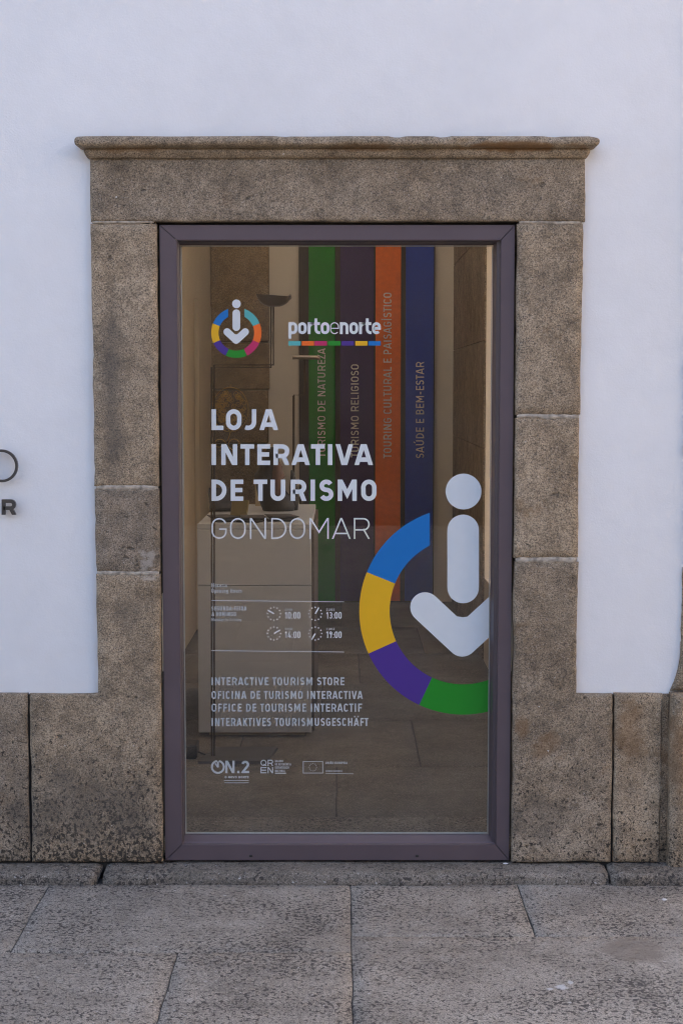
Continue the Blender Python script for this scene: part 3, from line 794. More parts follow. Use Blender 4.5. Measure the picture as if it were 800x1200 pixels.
# ---- the shop room behind the glass
YB = 6.30                                        # its back wall
XLW = X(250, 698, YB); XRW = X(531, 690, YB)
win = [(0.95, 2.2), (2.7, 8.9 - CAM_D)]          # right hand wall windows (y ranges); nearer one added to light the room
wz0, wz1 = Z(677, 8.9 - CAM_D), 2.75
w = MB()
ys = [.5] + [q for p in win for q in p] + [YB]
HC = 6.0
for i in range(0, len(ys) - 1, 2): w.box(XRW, XCOR, ys[i], ys[i + 1], -.02, 2.9, M['inwall'])
for a, b in win:
    w.box(XRW, XCOR, a, b, -.02, wz0, M['inwall']); w.box(XRW, XCOR, a, b, wz1, 2.9, M['inwall'])
for a, b in ((.5, YB),): w.box(XRW, XCOR, a, b, 2.9, 5.7, M['inwall'])
w.box(XRW, XCOR, .5, YB, 5.7, HC, M['inwall'])
w.box(XRW, XCOR, .5, 7.6, HC + .001, ZR - .004, M['render'])
w.box(XRW, XCOR, YB + .001, 7.6, -.02, HC, M['render'])
w.build('side_wall', bld)
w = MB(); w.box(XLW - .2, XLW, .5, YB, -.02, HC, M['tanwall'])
w.box(XLW - .001, XIL - .04, .42, .4985, FL, FILL_WIN[2], M['inwall']); w.box(XIR + .04, XRW + .001, .42, .4985, FL, FILL_WIN[2], M['inwall']); w.box(XIL - .04, XIR + .04, .42, .4985, zl0 + .1, FILL_WIN[2], M['inwall']); w.box(XIL - .04, XIR + .04, .42, .4985, FILL_WIN[3], HC, M['inwall'])
w.build('inner_wall', bld)
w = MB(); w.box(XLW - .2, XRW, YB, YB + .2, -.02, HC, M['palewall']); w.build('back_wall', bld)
w = MB(); w.box(XLW - .2, XRW, .5, FILL_SKYLIGHT[0], HC, HC + .2, M['render']); w.box(XLW - .2, XRW, FILL_SKYLIGHT[1], YB, HC, HC + .2, M['render']); w.box(XLW - .2, XLW, FILL_SKYLIGHT[0], FILL_SKYLIGHT[1], HC, ZR, M['render']); w.build('ceiling', bld)
w = MB()
zj = [FL, Z(640, YB - .06), Z(520, YB - .06), Z(457, YB - .06), Z(401, YB - .06), 3.39]
for i in range(len(zj) - 1):
    dx = .006 * math.sin(i * 2.3)
    w.bbox(XLW + .002, X(315, 400, YB - .06) + dx, YB - .07 + dx, YB + .001, zj[i] + .004, zj[i + 1] - .004, M['instone'], .008)
w.build('stone_pier', bld)
w = MB()
for i in range(6): w.bbox(XRW - .012, XRW + .002, 8.9 - CAM_D + .006, YB - .002, FL + i * .62 + .002, FL + (i + 1) * .62 - .002, M['stone'], .003)
w.build('stone_lining', bld)

fl = MB()
frow = [(.53, 1.32, [XLW, -.02, XRW]), (1.32, 2.22, [XLW, -.45, .335, XRW]), (2.22, 3.15, [XLW, -.1, XRW]), (3.15, 4.06, [XLW, .1, XRW]), (4.06, 5.08, [XLW, -.3, .5, XRW]), (5.08, YB, [XLW, .0, XRW])]
for k, (a, b, xs_) in enumerate(frow):
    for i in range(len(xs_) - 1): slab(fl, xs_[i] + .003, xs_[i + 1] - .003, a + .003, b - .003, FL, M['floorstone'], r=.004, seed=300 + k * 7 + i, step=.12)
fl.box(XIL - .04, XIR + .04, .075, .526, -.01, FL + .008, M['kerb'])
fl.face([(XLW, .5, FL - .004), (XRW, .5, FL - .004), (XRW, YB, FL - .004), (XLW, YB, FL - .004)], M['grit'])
tag(fl.build('floor'), kind='structure')

# ================================================================== THE GLASS DOOR
YF, YG = -.006, .058
door = empty('shop_door', (-.015, 0, Z0), 'tall framed glass shop door with violet grey metal frame and white and coloured vinyl lettering', 'door')
OL, OR, OB, OT = XIL + .006, XIR - .006, Z(1008.3, YF), Z(263.5, YF)
IL, IR, IB, IT = X(210, 600, YF), X(584, 600, YF), Z(990, YF), Z(281.5, YF)
GL, GR, GB, GT = X(214.5, 600, YG), X(574, 640, YG), Z(976.5, YG), Z(288, YG)
fr = MB()
def member(a, b, c, d, gapv):
    """one mitred bar: a,b outer corners, c,d inner corners (x,z), bevelled front"""
    bm = bmesh.new()
    def ring(y): return [bm.verts.new((p[0], y, p[1])) for p in (a, b, c, d)]
    r0 = ring(YF); r1 = ring(.10)
    bm.faces.new(r0); bm.faces.new(r1[::-1])
    for i in range(4): bm.faces.new((r0[i], r1[i], r1[(i + 1) % 4], r0[(i + 1) % 4]))
    bmesh.ops.recalc_face_normals(bm, faces=bm.faces[:])
    ed = [e for e in bm.edges if all(abs(v_.co.y - YF) < 1e-6 for v_ in e.verts)]
    bmesh.ops.bevel(bm, geom=ed, offset=.0016, segments=2, affect='EDGES')
    bm.verts.index_update()
    fr.raw([v_.co[:] for v_ in bm.verts], [tuple(v_.index for v_ in q.verts) for q in bm.faces], M['frame']); bm.free()
e = .0004
member((OL + 2 * e, OT), (OR - 2 * e, OT), (IR - 2 * e, IT), (IL + 2 * e, IT), 0)
member((OL + 2 * e, OB), (OR - 2 * e, OB), (IR - 2 * e, IB), (IL + 2 * e, IB), 0)
member((OL, OB + 2 * e), (OL, OT - 2 * e), (IL, IT - 2 * e), (IL, IB + 2 * e), 0)
member((OR, OB + 2 * e), (OR, OT - 2 * e), (IR, IT - 2 * e), (IR, IB + 2 * e), 0)
fr.build('frame', door)
# glazing bead: steps back from the frame to the pane
bd = MB()
rings = [(IL, IR, IB, IT, .012), (IL + .004, IR - .012, IB + .004, IT - .003, .016), (GL - .003, GR + .003, GB - .004, GT + .004, .040), (GL - .001, GR + .001, GB - .001, GT + .001, .044), (GL - .001, GR + .001, GB - .001, GT + .001, YG - .002)]
rc = lambda q: [(q[0], q[4], q[2]), (q[1], q[4], q[2]), (q[1], q[4], q[3]), (q[0], q[4], q[3])]
for a, b in zip(rings, rings[1:]):
    A, Bq = rc(a), rc(b)
    for i in range(4): bd.face([A[i], A[(i + 1) % 4], Bq[(i + 1) % 4], Bq[i]], M['frame'] if i == 0 else M['bead'])  # bottom run coloured lighter to stand for sky light on its slope
bd.build('glazing_bead', door)
sl_ = MB()
sw = .0045
for (x0, x1, z0, z1) in ((GL, GR, GB, GB + sw), (GL, GL + sw * .8, GB + sw, GT - sw * .6), (GL, GR, GT - sw * .6, GT), (GR - sw * .6, GR, GB + sw, GT - sw * .6)):
    sl_.box(x0, x1, YG - .004, YG - .0005, z0, z1, M['seal'])
sl_.build('glass_seal', door)
pn = MB(); pn.box(GL - .004, GR + .004, YG, YG + .006, GB - .004, GT + .004, M['glass'])
pane = pn.build('glass_pane', door)
for px in (294, 488.5):
    hb = MB(); c = at(px, 1003, YF)
    hb.loft([[(c.x + r_ * math.cos(a * math.pi / 6) * 1.5, y_, c.z + r_ * math.sin(a * math.pi / 6)) for a in range(12)] for r_, y_ in ((.0042, YF - .0004), (.004, YF - .0012), (.001, YF - .0013))], M['black'])
    hb.build('drain_hole', door)

# ---- vinyl on the glass
YV = YG - .0006
WV, TV = M['white_vinyl'], M['thin_vinyl']
def vinyl(name, parent=door): 
    return name, MB(), parent
def t_obj(name, lines, m, parent=door, label=None):
    mb = MB()
    for (tx, x0, x1, yt, yb, wp) in lines: put_text(mb, tx, x0, x1, yt, yb, wp, m, YV)
    o = mb.build(name, parent)
    if label: o['label'] = label
    return o
t_obj('headline', [('LOJA', 248, 326, 479.5, 504, 5.2), ('INTERATIVA', 248, 437, 520.5, 545, 5.2), ('DE TURISMO', 248, 441, 562, 587, 5.2)], WV)
t_obj('town_name', [('GONDOMAR', 248, 433, 607, 631.5, 1.75)], WV)
t_obj('language_lines', [('INTERACTIVE TOURISM STORE', 248, 403.5, 793.7, 803, 1.65), ('OFICINA DE TURISMO INTERACTIVA', 248, 425, 809.7, 819, 1.65),
      ('OFFICE DE TOURISME INTERACTIF', 248, 424, 824.5, 834, 1.65), ('INTERAKTIVES TOURISMUSGESCHÄFT', 248, 431.5, 841.3, 850.8, 1.65)], TV)

def emblem(cx, cy, s, xmax, label):
    f_ = lambda x, y: (cx + x * s, cy + y * s)
    RO, RI = 121.5, 86
    segs_ = [('blue', 100, 158), ('yellow', 158, 204.3), ('purple', 204.3, 245), ('green', 245, 295), ('magenta', 295, 335.7), ('orange', 335.7, 382), ('teal', 382, 440)]
    mb = MB()
    def add(poly, m, lv):
        q = clip_poly([f_(*p) for p in poly], 0, xmax, True)
        if q: px_poly(mb, q, m, YV, lv)
    add(disc(.5, -140, 21, 36), WV, 1)
    # stem
    add([(-19, -94.5 + 0)] and [(-18.5 + 0, -94.5), (18.5, -94.5), (18.5, -27.5), (-18.5, -27.5)], WV, 1)
    half = lambda cyy, a0: [(18.5 * math.cos(R(a0 + 180 * i / 18)), cyy + 18.5 * math.sin(R(a0 + 180 * i / 18))) for i in range(19)]
    add(half(-94.5, 180), WV, 1); add(half(-27.5, 0), WV, 1)
    # arrow head
    a, b, c = (-44.5, -4.5), (-1, 36), (43, -4.5)
    lv = 1
    for p, q in ((a, b), (b, c)):
        for poly in stroke_polys([p, q], 35): add(poly, WV, lv)
        lv += 1
    add(disc(a[0], a[1], 17.5), WV, 3); add(disc(b[0], b[1], 17.5), WV, 4); add(disc(c[0], c[1], 17.5), WV, 3)
    vee = [(-17, 2), (-8, 6), (0, 7), (8, 6), (17, 2), (6, 24), (-6, 24)]
    add([(-14, 3.5), (-7, 6.3), (0, 7.3), (7, 6.3), (14, 3.5), (0, 26)], WV, 5)
    em = mb.build('emblem', door)
    for name, a0, a1 in segs_:
        mb = MB(); n = 14
        for i in range(n):
            b0, b1 = R(a0 + (a1 - a0) * i / n), R(a0 + (a1 - a0) * (i + 1) / n)
            q = [(RO * math.cos(b0), -RO * math.sin(b0)), (RO * math.cos(b1), -RO * math.sin(b1)), (RI * math.cos(b1), -RI * math.sin(b1)), (RI * math.cos(b0), -RI * math.sin(b0))]
            if name == 'blue': q = clip_poly(q, 0, -39.0, True)
            if name == 'teal': q = clip_poly(q, 0, 39.0, False) if q else None
            if not q: continue
            q = clip_poly([f_(*p) for p in q], 0, xmax, True)
            if q: px_poly(mb, q, M['v_' + name], YV, 1)
        if mb.f:
            o = mb.build('ring_segment', em); o['label'] = name + ' ring segment'
    em['label'] = label
emblem(277, 390, .2425, 900, 'small round emblem of a white letter i with down arrow')
emblem(542.3, 716, 1.0, 573, 'large round emblem of a white letter i with down arrow, cut off at the frame')

mb = MB()
wm = 'portoenorte'
heavy, light = 3.3, 1.2
put_text(mb, wm, 338, 446, 372.2, 391.5, heavy, WV, YV, gap=.035, wmap=[light if i == 5 else heavy for i in range(len(wm))])
wo = mb.build('region_wordmark', door)
mb = MB()
for i, (nm, x0) in enumerate(zip(('teal', 'orange', 'magenta', 'green', 'purple', 'yellow', 'blue'), (338, 353.6, 368.6, 384.7, 400.2, 416.2, 431.6))):
    px_poly(mb, [(x0, 399.7), (x0 + 14.3, 399.7), (x0 + 14.3, 405), (x0, 405)], M['v_' + nm], YV)
mb.build('colour_bar', wo)

mb = MB()
put_text(mb, 'Horário', 248, 266.5, 683.2, 688.2, .8, TV, YV); put_text(mb, 'Opening Hours', 248, 283.5, 689.6, 694.6, .8, TV, YV)
put_text(mb, 'SEGUNDA-FEIRA', 248, 289, 710.5, 715.5, .95, TV, YV); put_text(mb, 'A DOMINGO', 248, 276.5, 717, 722, .95, TV, YV)
put_text(mb, 'Monday to Sunday', 248, 283, 724, 728, .45, TV, YV)
for (xa, yt, tx, lb) in ((334, 717.3, '10:00', 'OPEN'), (382.3, 717.3, '13:00', 'CLOSE'), (334, 740, '14:00', 'OPEN'), (382.3, 740, '19:00', 'CLOSE')):
    put_text(mb, tx, xa, xa + 17.8, yt, yt + 7.6, 1.0, WV, YV, gap=.11)
    put_text(mb, lb, xa, xa + (8.6 if lb == 'OPEN' else 9.6), yt - 4.2, yt - 1.6, .5, TV, YV, gap=.2)
for ya, yb_ in ((703.2, 704.8), (762, 763.6)):
    px_poly(mb, [(248, ya), (403, yb_), (403, yb_ + .9), (248, ya + .9)], TV, YV)
oh = mb.build('opening_hours', door)
for cx_, cy_, hr in ((321, 719.2, 10), (369.3, 719.2, 13), (321, 742.4, 14), (369.3, 742.4, 19)):
    mb = MB()
    for i in range(12): px_poly(mb, disc(cx_ + 7.6 * math.sin(i * math.pi / 6), cy_ - 7.6 * math.cos(i * math.pi / 6), .85, 8), WV, YV)
    a = hr * math.pi / 6
    put(mb, [(q, 2) for q in stroke_polys([(cx_, cy_), (cx_ + 7.0 * math.sin(a), cy_ - 7.0 * math.cos(a))], 1.5)], WV, lambda p: p, YV)
    mb.build('clock_symbol', oh)

mb = MB()       # programme logo
pts = arc(255.4, 898.7, 7.0, 7.0, -80, 262, 30)
put(mb, [(q, 1) for q in stroke_polys(pts, 2.3)], TV, lambda p: p, YV)
put(mb, [(q, 2) for q in stroke_polys([(255.4, 892.4), (255.4, 899.3)], 2.2)], TV, lambda p: p, YV)
put(mb, [(q, 3) for q in stroke_polys([(252.2, 894.6), (255.4, 899.3)], 1.6)], TV, lambda p: p, YV)
put_text(mb, 'N.2', 264, 292, 891.4, 906, 2.7, TV, YV)
put_text(mb, 'O NOVO NORTE', 263.5, 291.5, 909.3, 912, .7, TV, YV)
for y_, x0 in ((914.2, 262.5), (917, 263)): px_poly(mb, [(x0, y_), (291.5, y_), (291.5, y_ + .7), (x0, y_ + .7)], TV, YV)
mb.build('programme_logo', door)
mb = MB()       # four letters in a square
for ch, x0, x1, yt, yb_ in (('Q', 305.3, 312.4, 890.3, 897.5), ('R', 313.6, 320, 890.3, 897.5), ('E', 305.3, 312.4, 899, 906.2), ('N', 313.6, 320, 899, 906.2)):
    put_text(mb, ch, x0, x1, yt, yb_, 1.2, TV, YV)
for tx, x1, yt in (('QUADRO', 331.5, 890.6), ('DE REFERÊNCIA', 341, 894.4), ('ESTRATÉGICO', 338.5, 898.2), ('NACIONAL', 334, 902)):
    put_text(mb, tx, 322.3, x1, yt, yt + 2.6, .42, TV, YV)
px_poly(mb, [(322.3, 905.6), (335, 905.6), (335, 906.5), (322.3, 906.5)], WV, YV)
mb.build('framework_logo', door)
mb = MB()       # flag with a ring of stars
for q in stroke_polys([(355.3, 892.4), (378, 892.4), (378, 905.9), (355.3, 905.9)], .8, True): put(mb, [(q, 1)], TV, lambda p: p, YV)
for i in range(12): px_poly(mb, disc(366.6 + 4.3 * math.sin(i * math.pi / 6), 899.1 - 4.3 * math.cos(i * math.pi / 6), .55, 6), TV, YV)
put_text(mb, 'UNIÃO EUROPEIA', 381.3, 407, 892.6, 895.3, .55, TV, YV)
put_text(mb, 'FUNDO EUROPEU', 381.3, 401, 902.6, 904.6, .36, TV, YV)
px_poly(mb, [(381.3, 906), (414, 906.5), (414, 907.1), (381.3, 906.6)], TV, YV)
mb.build('flag_logo', door)

# ================================================================== THINGS IN THE SHOP
pnl = MB(); pnl.box(X(350.5, 500, YB - .03), X(508.5, 500, YB - .03), YB - .035, YB - .002, FL, 3.3, M['board'])
tag(pnl.build('display_board', origin=(X(430, 500, YB), YB, FL)), 'dark brown display board on the back wall behind the coloured banners', 'display board')
YN = YB - .06
for (col, x0, x1, tx, tx0, tx1, ys_, ye_) in (('green', 362, 392.5, 'TURISMO DE NATUREZA', 372, 381.2, 536, 408), ('purple', 398.5, 437.5, 'TURISMO RELIGIOSO', 411, 420.2, 536, 427),
        ('orange', 439.5, 469, 'TOURING CULTURAL E PAISAGÍSTICO', 449, 458.5, 537, 343), ('blue', 474.5, 507, 'SAÚDE E BEM-ESTAR', 487, 496.5, 537, 424)):
    xa, xb_ = X(x0, 550, YN), X(x1, 550, YN)
    an = {'green': 'green', 'purple': 'violet', 'orange': 'orange', 'blue': 'dark blue'}[col]
    lab = {'green': 'tall narrow green banner hanging nearest to the pale wall strip', 'purple': 'tall narrow violet banner hanging between the green and orange ones',
           'orange': 'tall narrow orange banner with the longest line of grey lettering', 'blue': 'tall narrow dark blue banner hanging at the right of the board'}[col]
    bn = empty('banner', ((xa + xb_) / 2, YN, FL), lab, 'banner', 'hanging banners on the back wall')
    b = MB(); b.bbox(xa, xb_, YN, YN + .02, FL + .012, 3.25, M['b_' + col], .003); b.build('cloth', bn)
    h_ = tx1 - tx0
    polys = text_polys(tx, 1.35 / h_, (ys_ - ye_) / h_, .125); wd = list(WORDS)
    for k in range(max(wd) + 1):
        lt = MB(); put(lt, [p for p, q in zip(polys, wd) if q == k], M['b_text'], lambda p: (tx1 - p[1] * h_, ys_ - p[0] * h_), YN - .001)
        lt.build('lettering', bn)

# reception counter, end on to the door
yc0 = 1.86; yc1 = 3.02
cl, cr = X(232, 740, yc0), X(365, 740, yc0); ct = Z(614, yc0)
ctr = empty('reception_counter', ((cl + cr) / 2, yc0, FL), 'white block reception counter seen end on behind the glass', 'counter')
b = MB(); zs_ = Z(686, yc0)
b.bbox(cl, cr, yc0, yc1, FL + .022, zs_ - .0012, M['counter'], .003); b.bbox(cl, cr, yc0, yc1, zs_ + .0012, ct - .0235, M['counter'], .003); b.build('body', ctr)
b = MB(); b.bbox(cl, cr, yc0 - .001, yc1, ct - .022, ct, M['counter'], .003); b.build('counter_top', ctr)
b = MB(); b.bbox(cr + .0005, cr + .012, yc0 + .004, yc1 - .004, FL + .03, ct - .026, M['board'], .001); b.build('side_panel', ctr)
b = MB(); b.bbox(cl + .045, cr - .03, yc0 + .04, yc1 - .03, FL, FL + .021, M['paper'], .002); b.build('plinth', ctr)

def floor_lamp(y, base, poles, head, label, big):
    """standing lamp: flat base, a pair of thin rods stepped sideways on the way up, metal shade"""
    bx, by = base
    o = empty('floor_lamp', (X(poles[0][0], by, y), y, FL), label, 'floor lamp', 'standing lamps in the shop')
    if big:
        b = MB(); x0, x1 = X(236, 875, y), X(318, 875, y)
        q = [(X(248, 862, y), y + .17), (X(318, 862, y) + .02, y + .17), (x1 - .015, y - .09), (X(234, 880, y), y - .09)]
        lo = [(a, c, FL) for a, c in q]; hi = [(a, c, FL + .014) for a, c in q]
        b.loft([lo, hi], M['lampbase']); 
        for k in range(len(b.sm)): b.sm[k] = False
        b.build('base', o)
    else:
        b = MB(); c = at(poles[0][0], by, y); b.loft([[(c.x + .11 * math.cos(k * math.pi / 12), y + .11 * math.sin(k * math.pi / 12), z_) for k in range(24)] for z_ in (FL, FL + .014)], M['lampbase']); b.build('base', o)
    off = .0052 if big else .003
    b = MB()
    path = [at(px, py, y) for px, py in poles]
    path[0].z = FL + .012
    for s_ in (-off, off):
        b.tube([(p.x + s_, y, p.z + (s_ if i > 0 else 0)) for i, p in enumerate(path)], .0040 if big else .0042, M['lamp'], 8)
    b.build('pole', o)
    b = MB()
    if big:
        # shallow half shell shade, open towards the ceiling
        x0, x1 = X(301, 352, y), X(341, 352, y); zt, zb_ = Z(346.5, y), Z(359.5, y)
        rg = []
        for k in range(13):
            u = k / 12; xx = x0 + (x1 - x0) * u; dz = 1 - (2 * u - 1) ** 2
            depth = .07; zz = zt - (zt - zb_) * min(1, (dz ** .5) * 1.05)
            rg.append([(xx, y - depth, zt - .002 + .010 * (.5 - u)), (xx, y - depth * .6, zz + .006), (xx, y, zz), (xx, y + depth * .6, zz + .006), (xx, y + depth, zt - .002 + .010 * (.5 - u)),
                       (xx, y + depth * .85, zt - .001 + .010 * (.5 - u)), (xx, y, min(zt - .004, zz + .005)), (xx, y - depth * .85, zt - .001 + .010 * (.5 - u))])
        b.loft(rg, M['lamp']); b.build('shade', o)
    else:
        x0, x1 = X(343, 418, y), X(375, 418, y); zt, zb_ = Z(416, y), Z(421, y)
        rg = []
        for xx, dz in ((x0, -.004), (x0 + .01, 0), (x1 - .02, -.004), (x1, -.012)):
            cz_ = (zt + zb_) / 2 + dz * .6; rz_ = (zt - zb_) / 2
            rg.append([(xx, y + .05 * math.cos(k * math.pi / 8), cz_ + rz_ * math.sin(k * math.pi / 8)) for k in range(16)])
        b.loft(rg, M['lampshade']); b.build('shade', o)
    return o
floor_lamp(1.45, (249.5, 872), [(249.5, 872), (249.5, 429), (319, 429), (319, 357)], None, 'tall bronze standing lamp with shell shade in front of the white counter', True)
floor_lamp(4.4, (344, 760), [(344, 760), (344, 463), (357, 463), (357, 420)], None, 'thin standing lamp with flat bar shade behind the counter', False)

b = MB(); c = at(224, 877, 1.5)
b.bbox(c.x - .028, c.x + .03, 1.44, 1.56, FL, FL + .062, M['black'], .008)
pts = [(c.x + .03, 1.5, FL + .02), (c.x + .06, 1.49, FL + .01), (c.x + .085, 1.5, FL + .012)]
b.tube(pts, .004, M['black'], 6)
tag(b.build('power_adapter', origin=(c.x, 1.5, FL)), 'black plug adapter on the floor left of the lamp base', 'adapter')

# hooded bust on the counter
yb_ = 2.62
bc = at(322, 590, yb_); zt_ = ct
bust = empty('hooded_bust', (bc.x, yb_, zt_), 'dark hooded bust figure standing on the white counter', 'sculpture')
def rg(py, xa, xb_, dep, dy=0.0, n=24):
    cz_ = max(zt_, Z(py, yb_)); x0, x1 = X(xa, py, yb_), X(xb_, py, yb_)
    return [((x0 + x1) / 2 + (x1 - x0) / 2 * math.cos(2 * math.pi * k / n), yb_ + dy + dep * math.sin(2 * math.pi * k / n), cz_) for k in range(n)]
b = MB()
b.loft([rg(604, 308, 345, .075), rg(593, 306, 346, .085), rg(585, 303, 343, .085), rg(575, 301, 335, .08), rg(566, 299, 330, .075), rg(558, 297.5, 328, .068), rg(553, 300, 327, .064), rg(546, 304, 327, .058), rg(538, 309, 327, .05), rg(530, 311, 326.5, .042), rg(525.5, 313, 325, .028), rg(524, 316, 322, .008)], M['bronze'])
b.build('hood', bust)
b = MB()
b.loft([rg(584, 322, 328, .02, -.045, 16), rg(579, 319, 332, .034, -.045, 16), rg(572, 318, 332.5, .04, -.045, 16), rg(566, 318, 332.5, .042, -.042, 16), rg(561, 318, 332, .042, -.04, 16), rg(557.5, 318, 335, .04, -.04, 16), rg(553, 318, 332, .04, -.036, 16), rg(546, 319, 331, .034, -.03, 16), rg(541, 321, 328, .02, -.022, 16)], M['clay'])
b.build('face', bust)
b = MB()
b.loft([rg(604, 338, 349, .03, .02, 14), rg(585, 338, 349.5, .034, .02, 14), rg(572, 339, 348.5, .03, .02, 14), rg(560, 340, 346, .02, .02, 14), rg(551, 340.5, 343, .008, .02, 14)], M['bronze'])
b.build('cloak', bust)

def card(name, x0, x1, y, yd, z0, z1, m, rx, rz, label, cat):
    b = MB(); cx_, cz_ = (x0 + x1) / 2, z0
    b.bbox(x0, x1, y, y + yd, z0, z1, m, .002)
    piv = Vector((cx_, y, z0)); mt = Matrix.Translation(piv) @ Matrix.Rotation(R(rz), 4, 'Z') @ Matrix.Rotation(R(rx), 4, 'X') @ Matrix.Translation(-piv)
    b.v = [tuple(mt @ Vector(p)) for p in b.v]
    mz = min(p[2] for p in b.v); b.v = [(p[0], p[1], p[2] - mz + ct + .0005) for p in b.v]
    return tag(b.build(name, origin=(cx_, y, ct)), label, cat)
card('leaflet_stand', X(246, 590, 2.5), X(272, 590, 2.5), 2.5, .05, ct, ct + .11, M['leaflet'], -22, 10, 'dark leaflet holder at the left end of the counter top', 'leaflet holder')
card('card_box', X(299, 580, 2.9), X(310, 580, 2.9), 2.9, .05, ct, ct + .15, M['paper'], 0, 0, 'small upright cream box standing beside the hooded bust', 'box')
card('guide_book', X(269, 600, 2.2), X(289, 600, 2.2), 2.2, .016, ct, ct + .085, M['olive'], -28, -14, 'olive coloured guide book leaning back on the counter', 'book')
for i, (px, y_, dx, rz, lab) in enumerate(((262, 2.02, .10, 14, 'dark flat leaflet pile at the left front of the counter'), (296, 2.0, .11, -8, 'dark flat leaflet pile in the middle front of the counter'), (330, 2.05, .12, 6, 'dark flat leaflet pile in front of the hooded bust'))):
    b = MB(); x_ = X(px, 605, y_); piv = Vector((x_, y_, ct))
    for k in range(4):
        bx_ = MB(); bx_.bbox(x_ - dx / 2, x_ + dx / 2, y_ - .08, y_ + .08, ct + .0005 + k * .006, ct + .0055 + k * .006, M['leaflet'] if k % 3 else M['bronze'], .001, 1)
        mt = Matrix.Translation(piv) @ Matrix.Rotation(R(rz + k * 7 - 8), 4, 'Z') @ Matrix.Translation(-piv)
        b.raw([tuple(mt @ Vector(p)) for p in bx_.v], bx_.f, M['leaflet'] if k % 2 else M['bronze'])
    tag(b.build('leaflet_pile', origin=tuple(piv)), lab, 'leaflets', 'leaflet piles on the counter')

# gold filigree heart hung on the stone pier
yo = YB - .10
b = MB(); oc = at(270, 480, yo); sc = 11.3 / 1800
def wire(pts, r_=.0022): b.tube([(oc.x + x_ * sc, yo + random.uniform(-.006, .006), oc.z - y_ * sc) for x_, y_ in pts], r_, M['gold'], 5)
wire([(21 * math.sin(a * math.pi / 20), -26 * math.cos(a * math.pi / 20) - 0) for a in range(41)], .0022)
random.seed(11)
for k in range(95):
    a = random.uniform(0, 6.28); q = math.sqrt(random.random()); x0, y0 = 18 * q * math.cos(a), 22 * q * math.sin(a); r0 = random.uniform(2.0, 4.2); ph = random.uniform(0, 6.28)
    wire([(x0 + r0 * (1 - .7 * i / 14) * math.cos(ph + i * .62), y0 + r0 * (1 - .7 * i / 14) * math.sin(ph + i * .62)) for i in range(15)])
for s_ in (-1, 1):
    wire([(-4 + s_ * 9 + 8.5 * (1 - .6 * i / 18) * math.cos(1.57 + s_ * i * .42), 40 + 7.5 * (1 - .6 * i / 18) * math.sin(1.57 + s_ * i * .42)) for i in range(19)], .0034)
wire([(0, 26), (-2, 32), (-4, 37)], .0034)
b.tube([(oc.x, yo, oc.z + 26 * sc), (oc.x, yo + .03, oc.z + 29 * sc)], .003, M['gold'], 5)
tag(b.build('filigree_ornament', origin=(oc.x, yo, oc.z)), 'large gold filigree wire ornament hung on the brown stone pier', 'ornament')

# white door leaf on the left wall of the room
ind = empty('inner_door', (XLW, 5.9, FL), 'plain cream door with brass handle on the left wall of the shop', 'door')
b = MB(); b.bbox(XLW + .001, XLW + .03, 4.95, 5.95, FL + .005, 2.2, M['tanwall'], .003); b.build('door_leaf', ind)
b = MB(); hz = Z(582, 5.85); b.bbox(XLW + .031, XLW + .04, 5.80, 5.88, hz - .1, hz + .1, M['brass'], .003); b.tube([(XLW + .035, 5.84, hz), (XLW + .075, 5.84, hz), (XLW + .08, 5.72, hz)], .009, M['brass'], 8); b.build('handle', ind)

# ================================================================== LETTERS ON THE WALL
def ring_solid(mb, outer, inner, y0, y1, m):
    n = len(outer)
    for i in range(n):
        j = (i + 1) % n
        o0, o1, i0, i1 = outer[i], outer[j], inner[i], inner[j]
        mb.face([(o0[0], y0, o0[1]), (o1[0], y0, o1[1]), (i1[0], y0, i1[1]), (i0[0], y0, i0[1])], m)
        mb.face([(o0[0], y1, o0[1]), (o1[0], y1, o1[1]), (i1[0], y1, i1[1]), (i0[0], y1, i0[1])], m)
        mb.face([(o0[0], y0, o0[1]), (o1[0], y0, o1[1]), (o1[0], y1, o1[1]), (o0[0], y1, o0[1])], m)
        mb.face([(i0[0], y0, i0[1]), (i1[0], y0, i1[1]), (i1[0], y1, i1[1]), (i0[0], y1, i0[1])], m)
yl0, yl1_ = -.030, -.018
lo_ = empty('wall_letter', (X(3, 565), 0, Z(565)), 'large thin round dark metal letter O on the white wall', 'letter', 'raised metal letters on the white wall')
b = MB(); oc = at(2, 546, yl0); px_m = (CAM_D) / F
ring_solid(b, [(oc.x + 19.0 * px_m * math.cos(i * math.pi / 24), oc.z + 19.2 * px_m * math.sin(i * math.pi / 24)) for i in range(48)],
           [(oc.x + 16.0 * px_m * math.cos(i * math.pi / 24), oc.z + 16.2 * px_m * math.sin(i * math.pi / 24)) for i in range(48)], yl0, yl1_, M['steel'])
b.build('letter_body', lo_)
for a in (60, 180, 300): b = MB(); b.tube([(oc.x + 17.5 * px_m * math.cos(R(a)), yl1_, oc.z + 17.5 * px_m * math.sin(R(a))), (oc.x + 17.5 * px_m * math.cos(R(a)), .001, oc.z + 17.5 * px_m * math.sin(R(a)))], .0018, M['steel'], 6); b.build('fixing_pin', lo_)
lr_ = empty('wall_letter', (X(10, 603), 0, Z(603)), 'small bold dark metal letter R on the white wall under the O', 'letter', 'raised metal letters on the white wall')
b = MB(); lv = 0
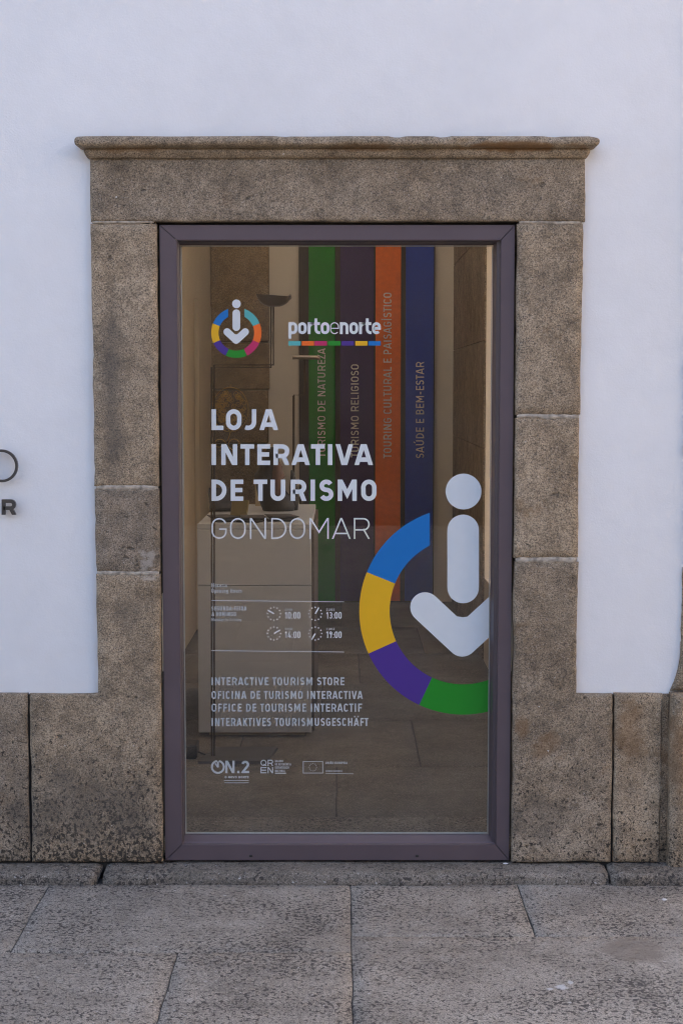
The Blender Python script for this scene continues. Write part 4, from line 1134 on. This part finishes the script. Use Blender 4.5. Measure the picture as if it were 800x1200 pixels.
for q, l_ in text_polys('R', .23, 16.5 / 18, .1):
    p3 = [at(2.2 + p[0] * 18, 603.3 - p[1] * 18, yl0) for p in q]
    y0_ = yl0 - l_ * .0003; y1_ = yl1_ + l_ * .0003
    b.face([(p.x, y0_, p.z) for p in p3], M['steel']); b.face([(p.x, y1_, p.z) for p in p3], M['steel'])
    for i in range(len(p3)):
        p, q_ = p3[i], p3[(i + 1) % len(p3)]
        b.face([(p.x, y0_, p.z), (q_.x, y0_, q_.z), (q_.x, y1_, q_.z), (p.x, y1_, p.z)], M['steel'])
b.build('letter_body', lr_)
for px, py in ((4.3, 588), (4.3, 600), (16, 601)): b = MB(); c = at(px, py, yl1_); b.tube([(c.x, yl1_, c.z), (c.x, .001, c.z)], .0018, M['steel'], 6); b.build('fixing_pin', lr_)

# white chips lying on the step and the paving
for px, py, zz, s_, lab in ((626, 1031, .0, .006, 'white chip on the paving just below the joint between the kerb stones'), (561, 1034, .0, .004, 'white chip on the paving below the right door jamb'),
                  (529, 1036, .0, .004, 'white chip at the kerb foot below the right door half'), (778, 1055, 0, .006, 'pale chip on the paving below the corner pilaster'), (592, 1012.5, .043, .005, 'white chip on the kerb at the right foot of the door frame')):
    c = gnd(px, py, zz); bm = bmesh.new(); bmesh.ops.create_icosphere(bm, subdivisions=2, radius=s_)
    for v_ in bm.verts:
        v_.co *= 1 + nz(v_.co.x * 300, v_.co.y * 300, px) * .45; v_.co.z *= .45
    b = MB(); bm.verts.index_update(); mz = min(v_.co.z for v_ in bm.verts)
    b.raw([(c.x + v_.co.x * 1.6, c.y + v_.co.y, zz + v_.co.z - mz) for v_ in bm.verts], [tuple(v_.index for v_ in q.verts) for q in bm.faces], M['chip']); bm.free()
    tag(b.build('stone_chip', origin=(c.x, c.y, zz)), lab, 'stone chip', 'white chips on the ground')

# ================================================================== ACROSS THE SQUARE (house seen only in the glass, plus an unseen one added for bounce light)
oh_ = empty('opposite_house', (0, -13.4, 0), 'low granite house across the square, behind the viewer', 'house')
b = MB(); b.box(-9, 7, -17, -13.0, -.02, 5.4, M['darkstone']); b.build('wall', oh_)
b = MB(); b.raw([(-9.3, -17.3, 5.4), (7.3, -17.3, 5.4), (7.3, -12.7, 5.4), (-9.3, -12.7, 5.4), (-9.3, -15, 6.6), (7.3, -15, 6.6)], [(0, 1, 5, 4), (2, 3, 4, 5), (0, 4, 3), (1, 2, 5), (3, 2, 1, 0)], M['roof']); b.build('roof', oh_)
for x in (-6.5, -3.4, -.6, 2.6, 5.4):
    b = MB(); b.box(x - .5, x + .5, -13.0 - .02, -12.96, 1.0, 2.5, M['board']); b.build('window', oh_)
nb_ = empty('bounce_house', (9.5, -4, 0), 'unseen sunlit pale house added at the right to bounce warm light', 'house')  # unseen house put in for its warm bounce on the front
b = MB(); b.box(9.2, 15, -8, 5, -.02, 9, M['pink']); b.build('wall', nb_)
b = MB(); b.box(9.0, 15.2, -8.2, 5.2, 9.0, 9.25, M['roof']); b.build('roof', nb_)
for y in (-6, -3.5, -1, 1.5):
    for z in (1.2, 4.6):
        b = MB(); b.box(9.17, 9.22, y - .5, y + .5, z, z + 1.6, M['board']); b.build('window', nb_)

S.render.film_transparent = False
